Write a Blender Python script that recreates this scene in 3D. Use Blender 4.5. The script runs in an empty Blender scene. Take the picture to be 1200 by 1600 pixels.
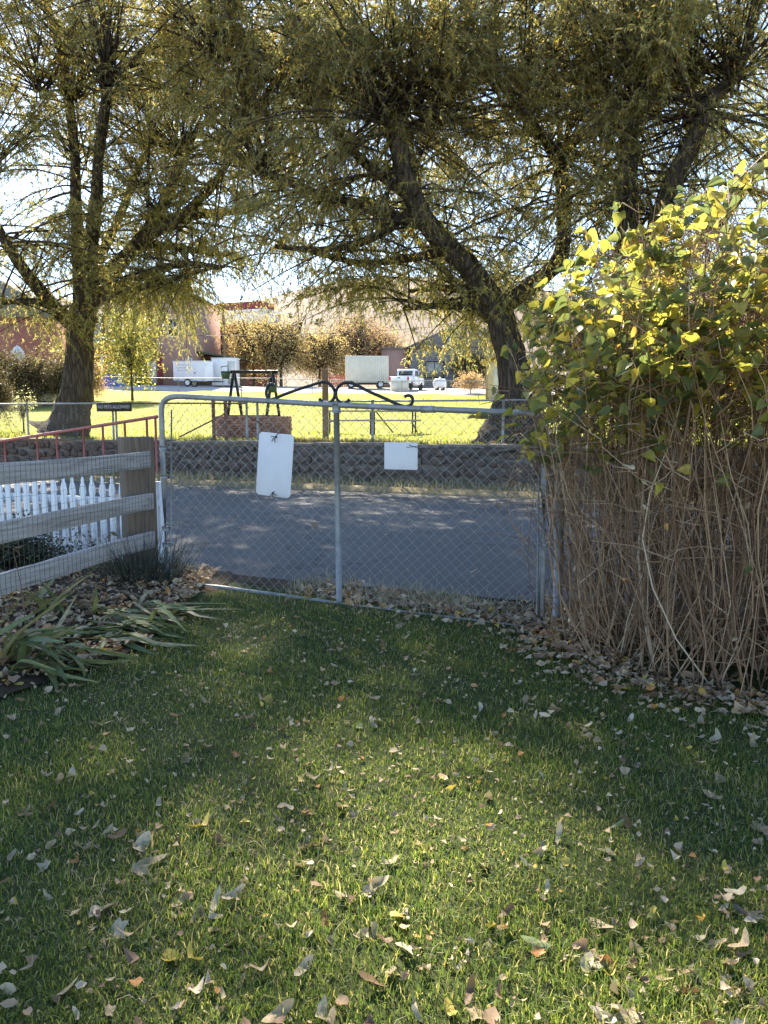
import bpy, math, random
import numpy as np
from mathutils import Vector, Matrix

# ---------------------------------------------------------------- camera, sky, sun, exposure
scene = bpy.context.scene
COL = scene.collection
PITCH = math.radians(7.125)
EYE = np.array([0.0, 0.0, 1.5])
FPX = 1200.0                                   # focal length in photograph pixels (1200 x 1600)
cam = bpy.data.cameras.new('camera')
cam.sensor_fit = 'VERTICAL'; cam.sensor_height = 36; cam.lens = 27
cam.clip_start = 0.05; cam.clip_end = 3000
cam_o = bpy.data.objects.new('camera', cam); COL.objects.link(cam_o)
cam_o.location = EYE; cam_o.rotation_euler = (math.pi / 2 - PITCH, 0, 0)
scene.camera = cam_o

SUN_AZ, SUN_EL = math.radians(-18.5), math.radians(37)
world = bpy.data.worlds.new('World'); scene.world = world; world.use_nodes = True
wn = world.node_tree
for n in list(wn.nodes): wn.nodes.remove(n)
sky_n = wn.nodes.new('ShaderNodeTexSky'); sky_n.sky_type = 'NISHITA'; sky_n.sun_disc = False
sky_n.sun_elevation = SUN_EL; sky_n.sun_rotation = SUN_AZ % (2 * math.pi)
sky_n.altitude = 1900; sky_n.dust_density = 0.7; sky_n.ozone_density = 1.0; sky_n.air_density = 1.0
bg = wn.nodes.new('ShaderNodeBackground'); bg.inputs['Strength'].default_value = 0.105
wo = wn.nodes.new('ShaderNodeOutputWorld')
wn.links.new(sky_n.outputs[0], bg.inputs[0]); wn.links.new(bg.outputs[0], wo.inputs[0])
sun = bpy.data.lights.new('sun', 'SUN'); sun.energy = 5.0; sun.angle = math.radians(0.53); sun.color = (1.0, 0.90, 0.73)
sun_o = bpy.data.objects.new('sun', sun); COL.objects.link(sun_o)
SD = Vector((math.sin(SUN_AZ) * math.cos(SUN_EL), math.cos(SUN_AZ) * math.cos(SUN_EL), math.sin(SUN_EL)))
sun_o.rotation_euler = (-SD).to_track_quat('-Z', 'Y').to_euler(); sun_o.location = (0, 0, 30)
scene.view_settings.view_transform = 'Standard'; scene.view_settings.look = 'None'
scene.view_settings.gamma = 1.0; scene.view_settings.use_curve_mapping = False
scene.view_settings.exposure = 2.22
scene.render.engine = 'CYCLES'
scene.cycles.use_denoising = True
scene.cycles.max_bounces = 9; scene.cycles.diffuse_bounces = 7; scene.cycles.transmission_bounces = 7
scene.cycles.caustics_reflective = False; scene.cycles.caustics_refractive = False
scene.cycles.sample_clamp_indirect = 6.0

R = np.random.default_rng(7)
rnd = random.Random(5)
PI = math.pi

# ---------------------------------------------------------------- helpers
def ray(px, py):
    u, v = (px - 600) / FPX, -(py - 800) / FPX
    s, c = math.sin(PITCH), math.cos(PITCH)
    return np.array([u, c + v * s, -s + v * c])
def P(px, py, Y):                              # the place seen at a photo pixel, Y metres ahead
    d = ray(px, py); return EYE + d * (Y / d[1])
def G(px, py, z=0.0):                          # ... on the horizontal plane at height z
    d = ray(px, py); return EYE + d * ((z - EYE[2]) / d[2])
def PL(px, py, o, n):                          # ... on a plane
    d = ray(px, py); n = np.asarray(n); return EYE + d * (np.dot(np.asarray(o) - EYE, n) / np.dot(d, n))

ORG = {}
def np_mesh(name, verts, faces, mat=None, smooth=False):
    me = bpy.data.meshes.new(name)
    verts = np.asarray(verts, dtype=np.float32).reshape(-1, 3)
    faces = [np.asarray(f, dtype=np.int32) for f in faces if len(f)]
    nl = sum(f.size for f in faces); nf = sum(len(f) for f in faces)
    me.vertices.add(len(verts)); me.vertices.foreach_set('co', verts.ravel())
    me.loops.add(nl); me.polygons.add(nf)
    me.loops.foreach_set('vertex_index', np.concatenate([f.ravel() for f in faces]))
    tot = np.concatenate([np.full(len(f), f.shape[1], dtype=np.int32) for f in faces])
    st = np.concatenate([[0], np.cumsum(tot)[:-1]]).astype(np.int32)
    me.polygons.foreach_set('loop_start', st)
    try: me.polygons.foreach_set('loop_total', tot)
    except Exception: pass
    if smooth: me.polygons.foreach_set('use_smooth', np.ones(nf, dtype=bool))
    me.update(calc_edges=True); me.validate()
    if mat: me.materials.append(mat)
    return me

class Geo:
    def __init__(s): s.v = []; s.f = []; s.n = 0
    def add(s, v, fs):
        v = np.asarray(v, dtype=np.float64).reshape(-1, 3)
        s.v.append(v)
        for f in fs: s.f.append(np.asarray(f, dtype=np.int64) + s.n)
        s.n += len(v); return s
    def box(s, lo, hi):
        x0, y0, z0 = lo; x1, y1, z1 = hi
        v = [(x0,y0,z0),(x1,y0,z0),(x1,y1,z0),(x0,y1,z0),(x0,y0,z1),(x1,y0,z1),(x1,y1,z1),(x0,y1,z1)]
        return s.add(v, [[(0,3,2,1),(4,5,6,7),(0,1,5,4),(1,2,6,5),(2,3,7,6),(3,0,4,7)]])
    def obox(s, c, ax, half):                  # oriented box: centre, three axes, half sizes
        c = np.asarray(c); ax = [np.asarray(a, dtype=float) / np.linalg.norm(a) for a in ax]
        v = [c + ax[0]*half[0]*i + ax[1]*half[1]*j + ax[2]*half[2]*k for k in (-1,1) for (i,j) in ((-1,-1),(1,-1),(1,1),(-1,1))]
        return s.add(v, [[(0,3,2,1),(4,5,6,7),(0,1,5,4),(1,2,6,5),(2,3,7,6),(3,0,4,7)]])
    def bar(s, a, b, w, h):                    # square bar between two points
        a = np.asarray(a, float); b = np.asarray(b, float); d = b - a
        up = np.array([0,0,1.0]) if abs(d[2]) < .9*np.linalg.norm(d) else np.array([0,1.0,0])
        sd = np.cross(d, up); u2 = np.cross(sd, d)
        return s.obox((a+b)/2, (d, sd, u2), (np.linalg.norm(d)/2, w/2, h/2))
    def tube(s, pts, r, sides=8, caps=True):
        v, q = tubes(np.asarray(pts, float)[None], np.broadcast_to(np.asarray(r, float), (len(pts),))[None], sides)
        K = len(pts); fs = [q]
        if caps: fs.append([tuple(range(sides))[::-1]]); fs.append([tuple((K-1)*sides + i for i in range(sides))])
        return s.add(v, fs)
    def lathe(s, prof, c=(0,0,0), n=16):
        prof = np.asarray(prof, float); a = np.arange(n) * 2*PI/n
        v = np.stack([np.outer(prof[:,0], np.cos(a)), np.outer(prof[:,0], np.sin(a)), np.repeat(prof[:,1][:,None], n, 1)], -1).reshape(-1,3) + np.asarray(c)
        return s.add(v, [gridq(len(prof), n, wrap=True)])
    def prism(s, poly, o, ux, uy, depth):      # polygon in the (ux, uy) plane, extruded along ux x uy
        ux = np.asarray(ux, float); uy = np.asarray(uy, float); n = np.cross(ux, uy); n /= np.linalg.norm(n)
        base = [np.asarray(o) + ux*p[0] + uy*p[1] for p in poly]; k = len(poly)
        v = base + [b + n*depth for b in base]
        return s.add(v, [[tuple(range(k))[::-1]], [tuple(range(k, 2*k))], [(i, (i+1) % k, k+(i+1) % k, k+i) for i in range(k)]])
    def mesh(s, name, mat=None, smooth=False, org=(0,0,0)):
        return np_mesh(name, np.concatenate(s.v) - np.asarray(org), s.f, mat, smooth)

def gridq(a, b, wrap=False):
    i = np.arange(a-1)[:,None]; j = np.arange(b if wrap else b-1)[None]
    j2 = (j+1) % b
    return np.stack([i*b+j, i*b+j2, (i+1)*b+j2, (i+1)*b+j], -1).reshape(-1,4)
def tubes(pts, rad, sides=3):
    pts = np.asarray(pts, float); N, K, _ = pts.shape
    t = np.gradient(pts, axis=1); t /= np.linalg.norm(t, axis=2, keepdims=True) + 1e-9
    mt = t.mean(1); ref = np.where(np.abs(mt[:, 2:3]) > .8 * (np.linalg.norm(mt, axis=1, keepdims=True)+1e-9), [[1.,0,0]], [[0,0,1.]])[:,None,:]
    n1 = np.cross(t, np.broadcast_to(ref, t.shape)); n1 /= np.linalg.norm(n1, axis=2, keepdims=True) + 1e-9
    n2 = np.cross(t, n1)
    a = np.arange(sides) * 2*PI/sides
    rad = np.broadcast_to(rad, (N, K))
    v = pts[:,:,None,:] + rad[:,:,None,None] * (np.cos(a)[None,None,:,None]*n1[:,:,None,:] + np.sin(a)[None,None,:,None]*n2[:,:,None,:])
    q = gridq(K, sides, wrap=True)[:, ::-1]
    q = (q[None] + (np.arange(N)*K*sides)[:,None,None]).reshape(-1,4)
    return v.reshape(-1,3), q
def unit(a): return a / (np.linalg.norm(a, axis=-1, keepdims=True) + 1e-9)

def tag(o, label=None, cat=None, group=None, kind=None):
    if label: o['label'] = label
    if cat: o['category'] = cat
    if group: o['group'] = group
    if kind: o['kind'] = kind
    return o
def thing(name, label, cat, loc=(0,0,0), group=None):
    o = bpy.data.objects.new(name, None); COL.objects.link(o); o.location = loc; o.empty_display_size = .1
    ORG[o] = np.asarray(loc, float); return tag(o, label, cat, group)
def part(name, geo, mat, parent, smooth=False, bevel=0, label=None, kind=None):   # geo in world coordinates
    org = ORG[parent]
    me = geo if isinstance(geo, bpy.types.Mesh) else geo.mesh(name, mat, smooth, org)
    o = bpy.data.objects.new(name, me); COL.objects.link(o); o.parent = parent; ORG[o] = org
    if bevel: bev(o, bevel)
    return tag(o, label, None, None, kind)
def solo(name, geo, mat, label=None, cat=None, group=None, kind=None, smooth=False, bevel=0):
    v = np.concatenate(geo.v); org = np.array([v[:,0].mean(), v[:,1].mean(), v[:,2].min()])
    o = bpy.data.objects.new(name, geo.mesh(name, mat, smooth, org)); COL.objects.link(o); o.location = org; ORG[o] = org
    if bevel: bev(o, bevel)
    return tag(o, label, cat, group, kind)
def bev(o, w, seg=2):
    m = o.modifiers.new('bevel', 'BEVEL'); m.width = w; m.segments = seg; m.limit_method = 'ANGLE'; m.angle_limit = math.radians(40)
def put(name, me, parent, loc, rot=(0,0,0), scale=(1,1,1)):      # shared mesh data, world location
    o = bpy.data.objects.new(name, me); COL.objects.link(o)
    if parent: o.parent = parent; loc = np.asarray(loc) - ORG[parent]; ORG[o] = ORG[parent]
    o.location = loc; o.rotation_euler = rot; o.scale = scale
    return o
def text_part(name, s, mat, parent, o, ux, uy, size, extrude=.002):
    cu = bpy.data.curves.new(name, 'FONT'); cu.body = s; cu.size = size; cu.extrude = extrude; cu.align_x = 'CENTER'; cu.align_y = 'CENTER'
    tmp = bpy.data.objects.new(name, cu); COL.objects.link(tmp)
    dg = bpy.context.evaluated_depsgraph_get(); me = bpy.data.meshes.new_from_object(tmp.evaluated_get(dg))
    bpy.data.objects.remove(tmp)
    ux = Vector(ux).normalized(); uy = Vector(uy).normalized(); n = ux.cross(uy)
    M = Matrix((ux, uy, n)).transposed().to_4x4(); M.translation = Vector(np.asarray(o) - ORG[parent])
    me.transform(M); me.materials.clear(); me.materials.append(mat)
    ob = bpy.data.objects.new(name, me); COL.objects.link(ob); ob.parent = parent; ORG[ob] = ORG[parent]; return ob

# ---------------------------------------------------------------- materials
class NT:
    def __init__(s, name):
        s.m = bpy.data.materials.new(name); s.m.use_nodes = True; s.t = s.m.node_tree
        for n in list(s.t.nodes): s.t.nodes.remove(n)
        s.out = s.n('ShaderNodeOutputMaterial')
    def n(s, typ, **kw):
        nd = s.t.nodes.new(typ)
        for k, v in kw.items():
            if k in nd.inputs.keys() if hasattr(nd.inputs, 'keys') else False: nd.inputs[k].default_value = v
            else: setattr(nd, k, v)
        return nd
    def l(s, a, b): s.t.links.new(a, b)
    def coord(s, kind='Object', scale=(1,1,1)):
        tc = s.n('ShaderNodeTexCoord'); mp = s.n('ShaderNodeMapping'); mp.inputs['Scale'].default_value = scale
        s.l(tc.outputs[kind], mp.inputs[0]); return mp.outputs[0]
    def noise(s, vec, scale, detail=4, rough=.6, dist=0):
        nd = s.n('ShaderNodeTexNoise'); nd.inputs['Scale'].default_value = scale; nd.inputs['Detail'].default_value = detail
        nd.inputs['Roughness'].default_value = rough; nd.inputs['Distortion'].default_value = dist
        if vec is not None: s.l(vec, nd.inputs['Vector'])
        return nd.outputs[0]
    def ramp(s, fac, stops):
        r = s.n('ShaderNodeValToRGB'); e = r.color_ramp.elements
        while len(e) < len(stops): e.new(.5)
        for el, (p, c) in zip(e, stops): el.position = p; el.color = (*c, 1)
        s.l(fac, r.inputs[0]); return r.outputs[0]
    def mix(s, fac, a, b, mode='MIX'):
        m = s.n('ShaderNodeMix'); m.data_type = 'RGBA'; m.blend_type = mode
        for inp, val in ((m.inputs[0], fac), (m.inputs[6], a), (m.inputs[7], b)):
            if isinstance(val, (int, float)): inp.default_value = val
            elif isinstance(val, tuple): inp.default_value = (*val, 1)
            else: s.l(val, inp)
        return m.outputs[2]
    def math(s, op, a, b=0.0):
        m = s.n('ShaderNodeMath'); m.operation = op
        for inp, val in ((m.inputs[0], a), (m.inputs[1], b)):
            if isinstance(val, (int, float)): inp.default_value = val
            else: s.l(val, inp)
        return m.outputs[0]
    def bsdf(s, col, rough=.7, bump=None, bstr=.3, bdist=.01, metal=0, spec=.4):
        b = s.n('ShaderNodeBsdfPrincipled'); b.inputs['Metallic'].default_value = metal; b.inputs['Specular IOR Level'].default_value = spec
        if isinstance(col, tuple): b.inputs['Base Color'].default_value = (*col, 1)
        else: s.l(col, b.inputs['Base Color'])
        if isinstance(rough, (int, float)): b.inputs['Roughness'].default_value = rough
        else: s.l(rough, b.inputs['Roughness'])
        if bump is not None:
            bp = s.n('ShaderNodeBump'); bp.inputs['Strength'].default_value = bstr; bp.inputs['Distance'].default_value = bdist
            s.l(bump, bp.inputs['Height']); s.l(bp.outputs[0], b.inputs['Normal'])
        s.l(b.outputs[0], s.out.inputs[0]); return b

def m_plain(name, col, rough=.6, var=.25, scale=6, metal=0, bump=.2, coord='Object', spec=.4, rand=0):
    t = NT(name); c = t.coord(coord); nz = t.noise(c, scale, 5, .65)
    d = tuple(x*(1-var) for x in col); h = tuple(min(1, x*(1+var)) for x in col)
    colr = t.ramp(nz, [(.3, d), (.7, h)])
    if rand:
        oi = t.n('ShaderNodeObjectInfo'); k = t.math('ADD', t.math('MULTIPLY', oi.outputs['Random'], 2*rand), 1-rand)
        hs = t.n('ShaderNodeHueSaturation'); t.l(k, hs.inputs['Value']); t.l(colr, hs.inputs['Color']); colr = hs.outputs[0]
    t.bsdf(colr, rough, t.noise(c, scale*5, 4), bump, .01, metal, spec); return t.m
def m_leaf(name, stops, trans=.5, rough=.5, tboost=1.0, spec=.3, spots=0.0, sscale=45):
    t = NT(name); g = t.n('ShaderNodeNewGeometry'); oi = t.n('ShaderNodeObjectInfo')
    f = t.math('FRACT', t.math('ADD', g.outputs['Random Per Island'], oi.outputs['Random']))
    col = t.ramp(f, stops)
    if spots:                                       # blotches and browning inside each leaf
        nz = t.noise(g.outputs['Position'], sscale, 5, .7)
        col = t.mix(t.ramp(nz, [(.42, (0,0,0)), (.70, (spots,)*3)]), col, (.13,.085,.035))
        col = t.mix(t.ramp(t.noise(g.outputs['Position'], sscale*.35, 3), [(.35, (spots*.7,)*3), (.6, (0,0,0))]), col, (.10,.13,.04))
    b = t.n('ShaderNodeBsdfPrincipled'); b.inputs['Roughness'].default_value = rough; b.inputs['Specular IOR Level'].default_value = spec
    t.l(col, b.inputs['Base Color'])
    tr = t.n('ShaderNodeBsdfTranslucent')
    tc = t.mix(1.0, col, (tboost, tboost, tboost*.8), 'MULTIPLY'); t.l(tc, tr.inputs[0])
    mx = t.n('ShaderNodeMixShader'); mx.inputs[0].default_value = trans
    t.l(b.outputs[0], mx.inputs[1]); t.l(tr.outputs[0], mx.inputs[2]); t.l(mx.outputs[0], t.out.inputs[0])
    return t.m
def m_wood(name, c0, c1, c2, rand=.1, grain=(1.2, 22, 22)):
    t = NT(name); v = t.coord('Object', grain)
    oi = t.n('ShaderNodeObjectInfo'); ad = t.n('ShaderNodeVectorMath'); ad.operation = 'ADD'
    t.l(v, ad.inputs[0]); sc = t.math('MULTIPLY', oi.outputs['Random'], 40.0); cb = t.n('ShaderNodeCombineXYZ'); t.l(sc, cb.inputs[0]); t.l(sc, cb.inputs[1]); t.l(cb.outputs[0], ad.inputs[1])
    n1 = t.noise(ad.outputs[0], 1.6, 8, .7, .6)
    col = t.ramp(n1, [(.28, c0), (.5, c1), (.72, c2)])
    n2 = t.noise(t.coord('Object', (1,1,1)), 3, 3)
    col = t.mix(t.math('MULTIPLY', n2, .5), col, c1)
    t.bsdf(col, .85, n1, .7, .008, spec=.2); return t.m

M = {}
M['leaf_willow'] = m_leaf('willow_leaf', [(0, (.115,.12,.055)), (.4, (.165,.165,.066)), (.75, (.23,.205,.07)), (.93, (.31,.24,.07)), (1, (.35,.21,.06))], .6, .45, 1.9)
M['leaf_willow_yellow'] = m_leaf('willow_leaf_yellow', [(0, (.12,.125,.04)), (.5, (.19,.175,.05)), (.85, (.30,.22,.055)), (1, (.34,.19,.05))], .62, .45, 1.9)
M['leaf_lilac'] = m_leaf('lilac_leaf', [(0, (.07,.10,.045)), (.3, (.13,.16,.05)), (.6, (.28,.27,.055)), (.88, (.46,.38,.06)), (1, (.42,.27,.07))], .52, .36, 1.7, .45, .28, 42)
M['leaf_tan'] = m_leaf('tan_tree_leaf', [(0, (.36,.27,.12)), (.5, (.52,.39,.18)), (1, (.62,.50,.22))], .45, .7, 1.3)
M['leaf_rust'] = m_leaf('rust_tree_leaf', [(0, (.34,.21,.12)), (.5, (.48,.32,.18)), (1, (.56,.41,.23))], .45, .7, 1.3)
M['leaf_hedge'] = m_leaf('hedge_leaf', [(0, (.07,.07,.03)), (.5, (.13,.11,.05)), (1, (.22,.14,.08))], .35, .6, 1.2)
M['leaf_dark'] = m_leaf('dark_shrub_leaf', [(0, (.02,.03,.015)), (.6, (.045,.06,.025)), (1, (.10,.10,.05))], .3, .5, 1.2)
M['leaf_pale'] = m_leaf('pale_leaf', [(0, (.35,.34,.18)), (1, (.62,.60,.38))], .5, .6, 1.2)
M['leaf_iris'] = m_leaf('iris_leaf', [(0, (.10,.15,.065)), (.45, (.17,.23,.09)), (.75, (.27,.29,.11)), (.9, (.42,.35,.19)), (1, (.48,.40,.27))], .25, .6, 1.3, .3, .6, 22)
M['grass'] = m_leaf('lawn_blade', [(0, (.055,.092,.022)), (.5, (.105,.155,.03)), (.84, (.20,.215,.045)), (1, (.40,.34,.17))], .45, .45, 1.8)
M['grass_park'] = m_leaf('park_blade', [(0, (.15,.185,.025)), (.6, (.23,.25,.035)), (1, (.40,.35,.10))], .5, .5, 1.6)
M['grass_dry'] = m_leaf('dry_blade', [(0, (.20,.18,.09)), (.5, (.36,.30,.17)), (1, (.50,.43,.28))], .35, .7, 1.1)
M['grass_dark'] = m_leaf('dark_blade', [(0, (.035,.042,.034)), (.6, (.075,.085,.062)), (1, (.20,.19,.12))], .25, .5, 1.1)
for k, c in dict(tan=(.36,.275,.17), white=(.50,.42,.30), brown=(.17,.095,.055), orange=(.42,.17,.055), yellow=(.48,.38,.07), green=(.20,.24,.10), grey=(.19,.17,.185)).items():
    M['fall_'+k] = m_leaf('fallen_leaf_'+k, [(0, tuple(x*.75 for x in c)), (1, tuple(min(1,x*1.15) for x in c))], .25, .65, 1.1, .3, .38, 60)
M['litter'] = m_leaf('leaf_litter', [(0, (.17,.10,.06)), (.3, (.31,.21,.125)), (.6, (.44,.34,.22)), (.83, (.54,.44,.30)), (.94, (.46,.20,.06)), (1, (.48,.38,.08))], .25, .7, 1.1)
M['stem'] = m_leaf('lilac_stem', [(0, (.14,.082,.05)), (.5, (.28,.175,.10)), (.85, (.40,.27,.165)), (1, (.52,.42,.30))], 0.0, .8, 1, .2)
M['twig'] = m_plain('willow_twig', (.10,.08,.045), .8, .3, 8)

def m_bark():
    t = NT('willow_bark'); v = t.coord('Object', (3.5, 3.5, .7)); n1 = t.noise(v, 3.2, 8, .68, .8)
    v2 = t.n('ShaderNodeTexVoronoi'); v2.feature = 'DISTANCE_TO_EDGE'; v2.inputs['Scale'].default_value = 3.0; t.l(v, v2.inputs['Vector'])
    h = t.math('ADD', n1, t.math('MULTIPLY', v2.outputs['Distance'], .9))
    col = t.ramp(h, [(.35, (.018,.014,.011)), (.6, (.07,.056,.042)), (.95, (.15,.12,.09))])
    t.bsdf(col, .95, h, 1.0, .14, spec=.1); return t.m
M['bark'] = m_bark()
def m_asphalt():
    t = NT('asphalt'); v = t.coord('Object'); n1 = t.noise(v, .55, 5, .6); n2 = t.noise(v, 90, 3, .8)
    col = t.ramp(n1, [(.3, (.072,.068,.064)), (.6, (.094,.089,.083)), (.8, (.12,.113,.104))])
    col = t.mix(.45, col, t.ramp(n2, [(.3, (.045,.043,.041)), (.72, (.155,.147,.137))]))
    cr = t.n('ShaderNodeTexVoronoi'); cr.feature = 'DISTANCE_TO_EDGE'; cr.inputs['Scale'].default_value = .42
    wv = t.n('ShaderNodeVectorMath'); wv.operation = 'ADD'; nn = t.n('ShaderNodeTexNoise'); nn.inputs['Scale'].default_value = 1.7; nn.inputs['Detail'].default_value = 6
    t.l(v, nn.inputs['Vector']); sc = t.n('ShaderNodeVectorMath'); sc.operation = 'SCALE'; sc.inputs['Scale'].default_value = .9
    t.l(nn.outputs['Color'], sc.inputs[0]); t.l(v, wv.inputs[0]); t.l(sc.outputs[0], wv.inputs[1]); t.l(wv.outputs[0], cr.inputs['Vector'])
    col = t.mix(t.ramp(cr.outputs['Distance'], [(0, (.75,)*3), (.012, (0,0,0))]), col, (.03,.03,.03))
    dd = t.noise(v, 1.1, 6, .7)
    col = t.mix(t.ramp(dd, [(.56, (0,0,0)), (.72, (.5,.5,.5))]), col, (.17,.155,.135))  # pale blotches: dapples of light put into the asphalt colour
    t.bsdf(col, .8, n2, .35, .006, spec=.35); return t.m
M['asphalt'] = m_asphalt()
def m_ground(name, stops, sc=2.0, bump=.5):
    t = NT(name); v = t.coord('Object'); n1 = t.noise(v, sc, 8, .7); n2 = t.noise(v, sc*18, 4, .7)
    f = t.math('ADD', t.math('MULTIPLY', n1, .6), t.math('MULTIPLY', n2, .4))
    t.bsdf(t.ramp(f, stops), .95, n2, bump, .03, spec=.1); return t.m
M['lawn_soil'] = m_ground('lawn_thatch', [(.3, (.024,.034,.012)), (.55, (.05,.062,.022)), (.75, (.11,.095,.05))], 3)
M['park'] = m_ground('park_grass', [(.36, (.13,.155,.025)), (.5, (.235,.235,.03)), (.64, (.36,.31,.07))], 1.3, 1.0)
M['soil'] = m_ground('bed_soil', [(.32, (.035,.026,.017)), (.5, (.10,.075,.05)), (.66, (.20,.155,.105))], 9, 1.0)
M['verge'] = m_ground('dry_verge', [(.3, (.16,.13,.075)), (.6, (.26,.22,.13)), (.8, (.36,.31,.2))], 2)
M['gravel'] = m_ground('pale_street', [(.3, (.40,.37,.34)), (.6, (.50,.47,.43)), (.8, (.58,.55,.5))], 1)
M['dust'] = m_ground('dusty_ground', [(.3, (.22,.17,.11)), (.6, (.36,.29,.19)), (.8, (.45,.37,.25))], .25)
M['hill'] = m_ground('dry_hill', [(.35, (.09,.075,.06)), (.5, (.19,.145,.11)), (.66, (.26,.20,.15))], .12)
def m_stone():
    t = NT('rubble_stone'); v = t.coord('Object'); oi = t.n('ShaderNodeObjectInfo'); g = t.n('ShaderNodeNewGeometry')
    f = t.math('FRACT', t.math('ADD', oi.outputs['Random'], g.outputs['Random Per Island']))
    col = t.ramp(f, [(0, (.075,.06,.05)), (.3, (.13,.10,.08)), (.6, (.175,.125,.10)), (.8, (.16,.095,.075)), (1, (.27,.225,.185))])
    n = t.noise(v, 9, 6, .7); col = t.mix(.55, col, t.ramp(n, [(.3, (.05,.045,.04)), (.7, (.34,.30,.26))]), 'MULTIPLY')
    col = t.mix(.5, col, t.ramp(n, [(.3, (.055,.045,.04)), (.75, (.24,.195,.16))]))
    t.bsdf(col, .9, n, .8, .03, spec=.2); return t.m
M['stone'] = m_stone()
M['mortar'] = m_plain('wall_mortar', (.15,.128,.108), .95, .3, 4, bump=.6)
M['steel'] = m_plain('galvanised_steel', (.25,.255,.25), .55, .28, 9, .35, .15)
M['wire'] = m_plain('galvanised_wire', (.33,.335,.33), .5, .15, 20, .4, 0)
M['wire_dark'] = m_plain('dull_wire', (.13,.13,.13), .6, .2, 20, .4, 0)
M['iron'] = m_plain('black_iron', (.022,.022,.024), .5, .3, 10, .3, .2)
M['rust'] = m_plain('rusty_steel', (.16,.085,.055), .8, .4, 12, .2, .4)
M['redpaint'] = m_plain('faded_red_paint', (.33,.11,.095), .65, .25, 9, 0, .15)
M['wood_grey'] = m_wood('weathered_grey_plank', (.11,.095,.082), (.38,.345,.31), (.56,.525,.48))
M['wood_post'] = m_wood('weathered_post', (.05,.036,.025), (.15,.112,.08), (.25,.195,.145), grain=(1.4,20,20))
M['wood_brown'] = m_wood('brown_timber', (.08,.05,.03), (.17,.11,.07), (.25,.17,.11), grain=(9,9,1))
M['whitepaint'] = m_plain('white_picket_paint', (.76,.77,.78), .55, .07, 7, 0, .12)
M['sign'] = m_plain('white_sign_sheet', (.60,.60,.62), .5, .06, 4, 0, .04)
M['brick'] = m_plain('well_brick', (.27,.135,.095), .9, .35, 14, 0, .5, rand=.35)
M['sign_board'] = m_plain('dark_sign_board', (.035,.028,.022), .7, .3, 6)
M['sign_text'] = m_plain('pale_sign_paint', (.42,.40,.35), .7, .1, 6)
M['white_metal'] = m_plain('white_painted_metal', (.72,.71,.70), .42, .06, 1.2, 0, .05)
M['cream'] = m_plain('cream_painted_metal', (.62,.58,.48), .55, .08, 1.5, 0, .1)
M['car_white'] = m_plain('white_car_paint', (.74,.74,.75), .25, .02, 2, 0, 0, spec=.6)
M['rubber'] = m_plain('tyre_rubber', (.02,.02,.021), .85, .2, 8)
M['glass'] = m_plain('dark_window_glass', (.03,.035,.04), .08, .2, 1, 0, 0, spec=.8)
M['glass_pale'] = m_plain('curtained_window_glass', (.34,.33,.26), .12, .25, 2, 0, 0, spec=.7)
M['redlens'] = m_plain('red_lens', (.5,.02,.015), .2, .1, 3, 0, 0)
M['chrome'] = m_plain('chrome_trim', (.6,.6,.6), .15, .05, 3, 1, 0)
M['blue'] = m_plain('blue_tarp', (.03,.10,.42), .5, .25, 3, 0, .5)
M['greenpaint'] = m_plain('dark_green_paint', (.04,.075,.035), .6, .3, 8)
M['tan_board'] = m_plain('tan_boards', (.50,.38,.23), .8, .15, 2, 0, .2)
M['tan_trim'] = m_plain('tan_trim', (.38,.26,.14), .8, .15, 3)
M['grey_siding'] = m_plain('grey_siding', (.22,.215,.215), .8, .12, 2)
M['plank_brown'] = m_plain('brown_boards', (.17,.095,.06), .85, .25, 4)
M['roof_green'] = m_plain('green_roofing', (.075,.095,.06), .8, .2, 3)
M['roof_grey'] = m_plain('grey_roofing', (.16,.15,.14), .85, .2, 3)
M['darkred'] = m_plain('dark_red_boards', (.23,.045,.045), .75, .2, 2)
M['redfence'] = m_plain('red_picket_paint', (.42,.10,.065), .75, .2, 3)
M['whitetrim'] = m_plain('white_trim', (.72,.71,.68), .6, .06, 3)
M['zip'] = m_plain('black_plastic', (.015,.015,.016), .5, .1, 5)
def m_brickwall(name, c1, c2, mort, sc=4.2):
    t = NT(name); tc = t.n('ShaderNodeTexCoord'); sp = t.n('ShaderNodeSeparateXYZ'); t.l(tc.outputs['Object'], sp.inputs[0])
    cb = t.n('ShaderNodeCombineXYZ'); t.l(t.math('ADD', sp.outputs[0], sp.outputs[1]), cb.inputs[0]); t.l(sp.outputs[2], cb.inputs[1])
    b = t.n('ShaderNodeTexBrick'); b.inputs['Scale'].default_value = sc; t.l(cb.outputs[0], b.inputs['Vector'])
    b.inputs['Color1'].default_value = (*c1, 1); b.inputs['Color2'].default_value = (*c2, 1); b.inputs['Mortar'].default_value = (*mort, 1)
    b.inputs['Mortar Size'].default_value = .02
    n = t.noise(t.coord('Object'), .7, 5); col = t.mix(t.math('MULTIPLY', n, .5), b.outputs[0], tuple(x*.7 for x in c1))
    t.bsdf(col, .9, b.outputs['Fac'], -.4, .01, spec=.15); return t.m
M['brick_pink'] = m_brickwall('pink_brick_wall', (.36,.20,.16), (.42,.25,.20), (.40,.34,.30))
M['brick_red'] = m_brickwall('red_brick_wall', (.30,.09,.07), (.35,.12,.09), (.33,.24,.2))

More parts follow.
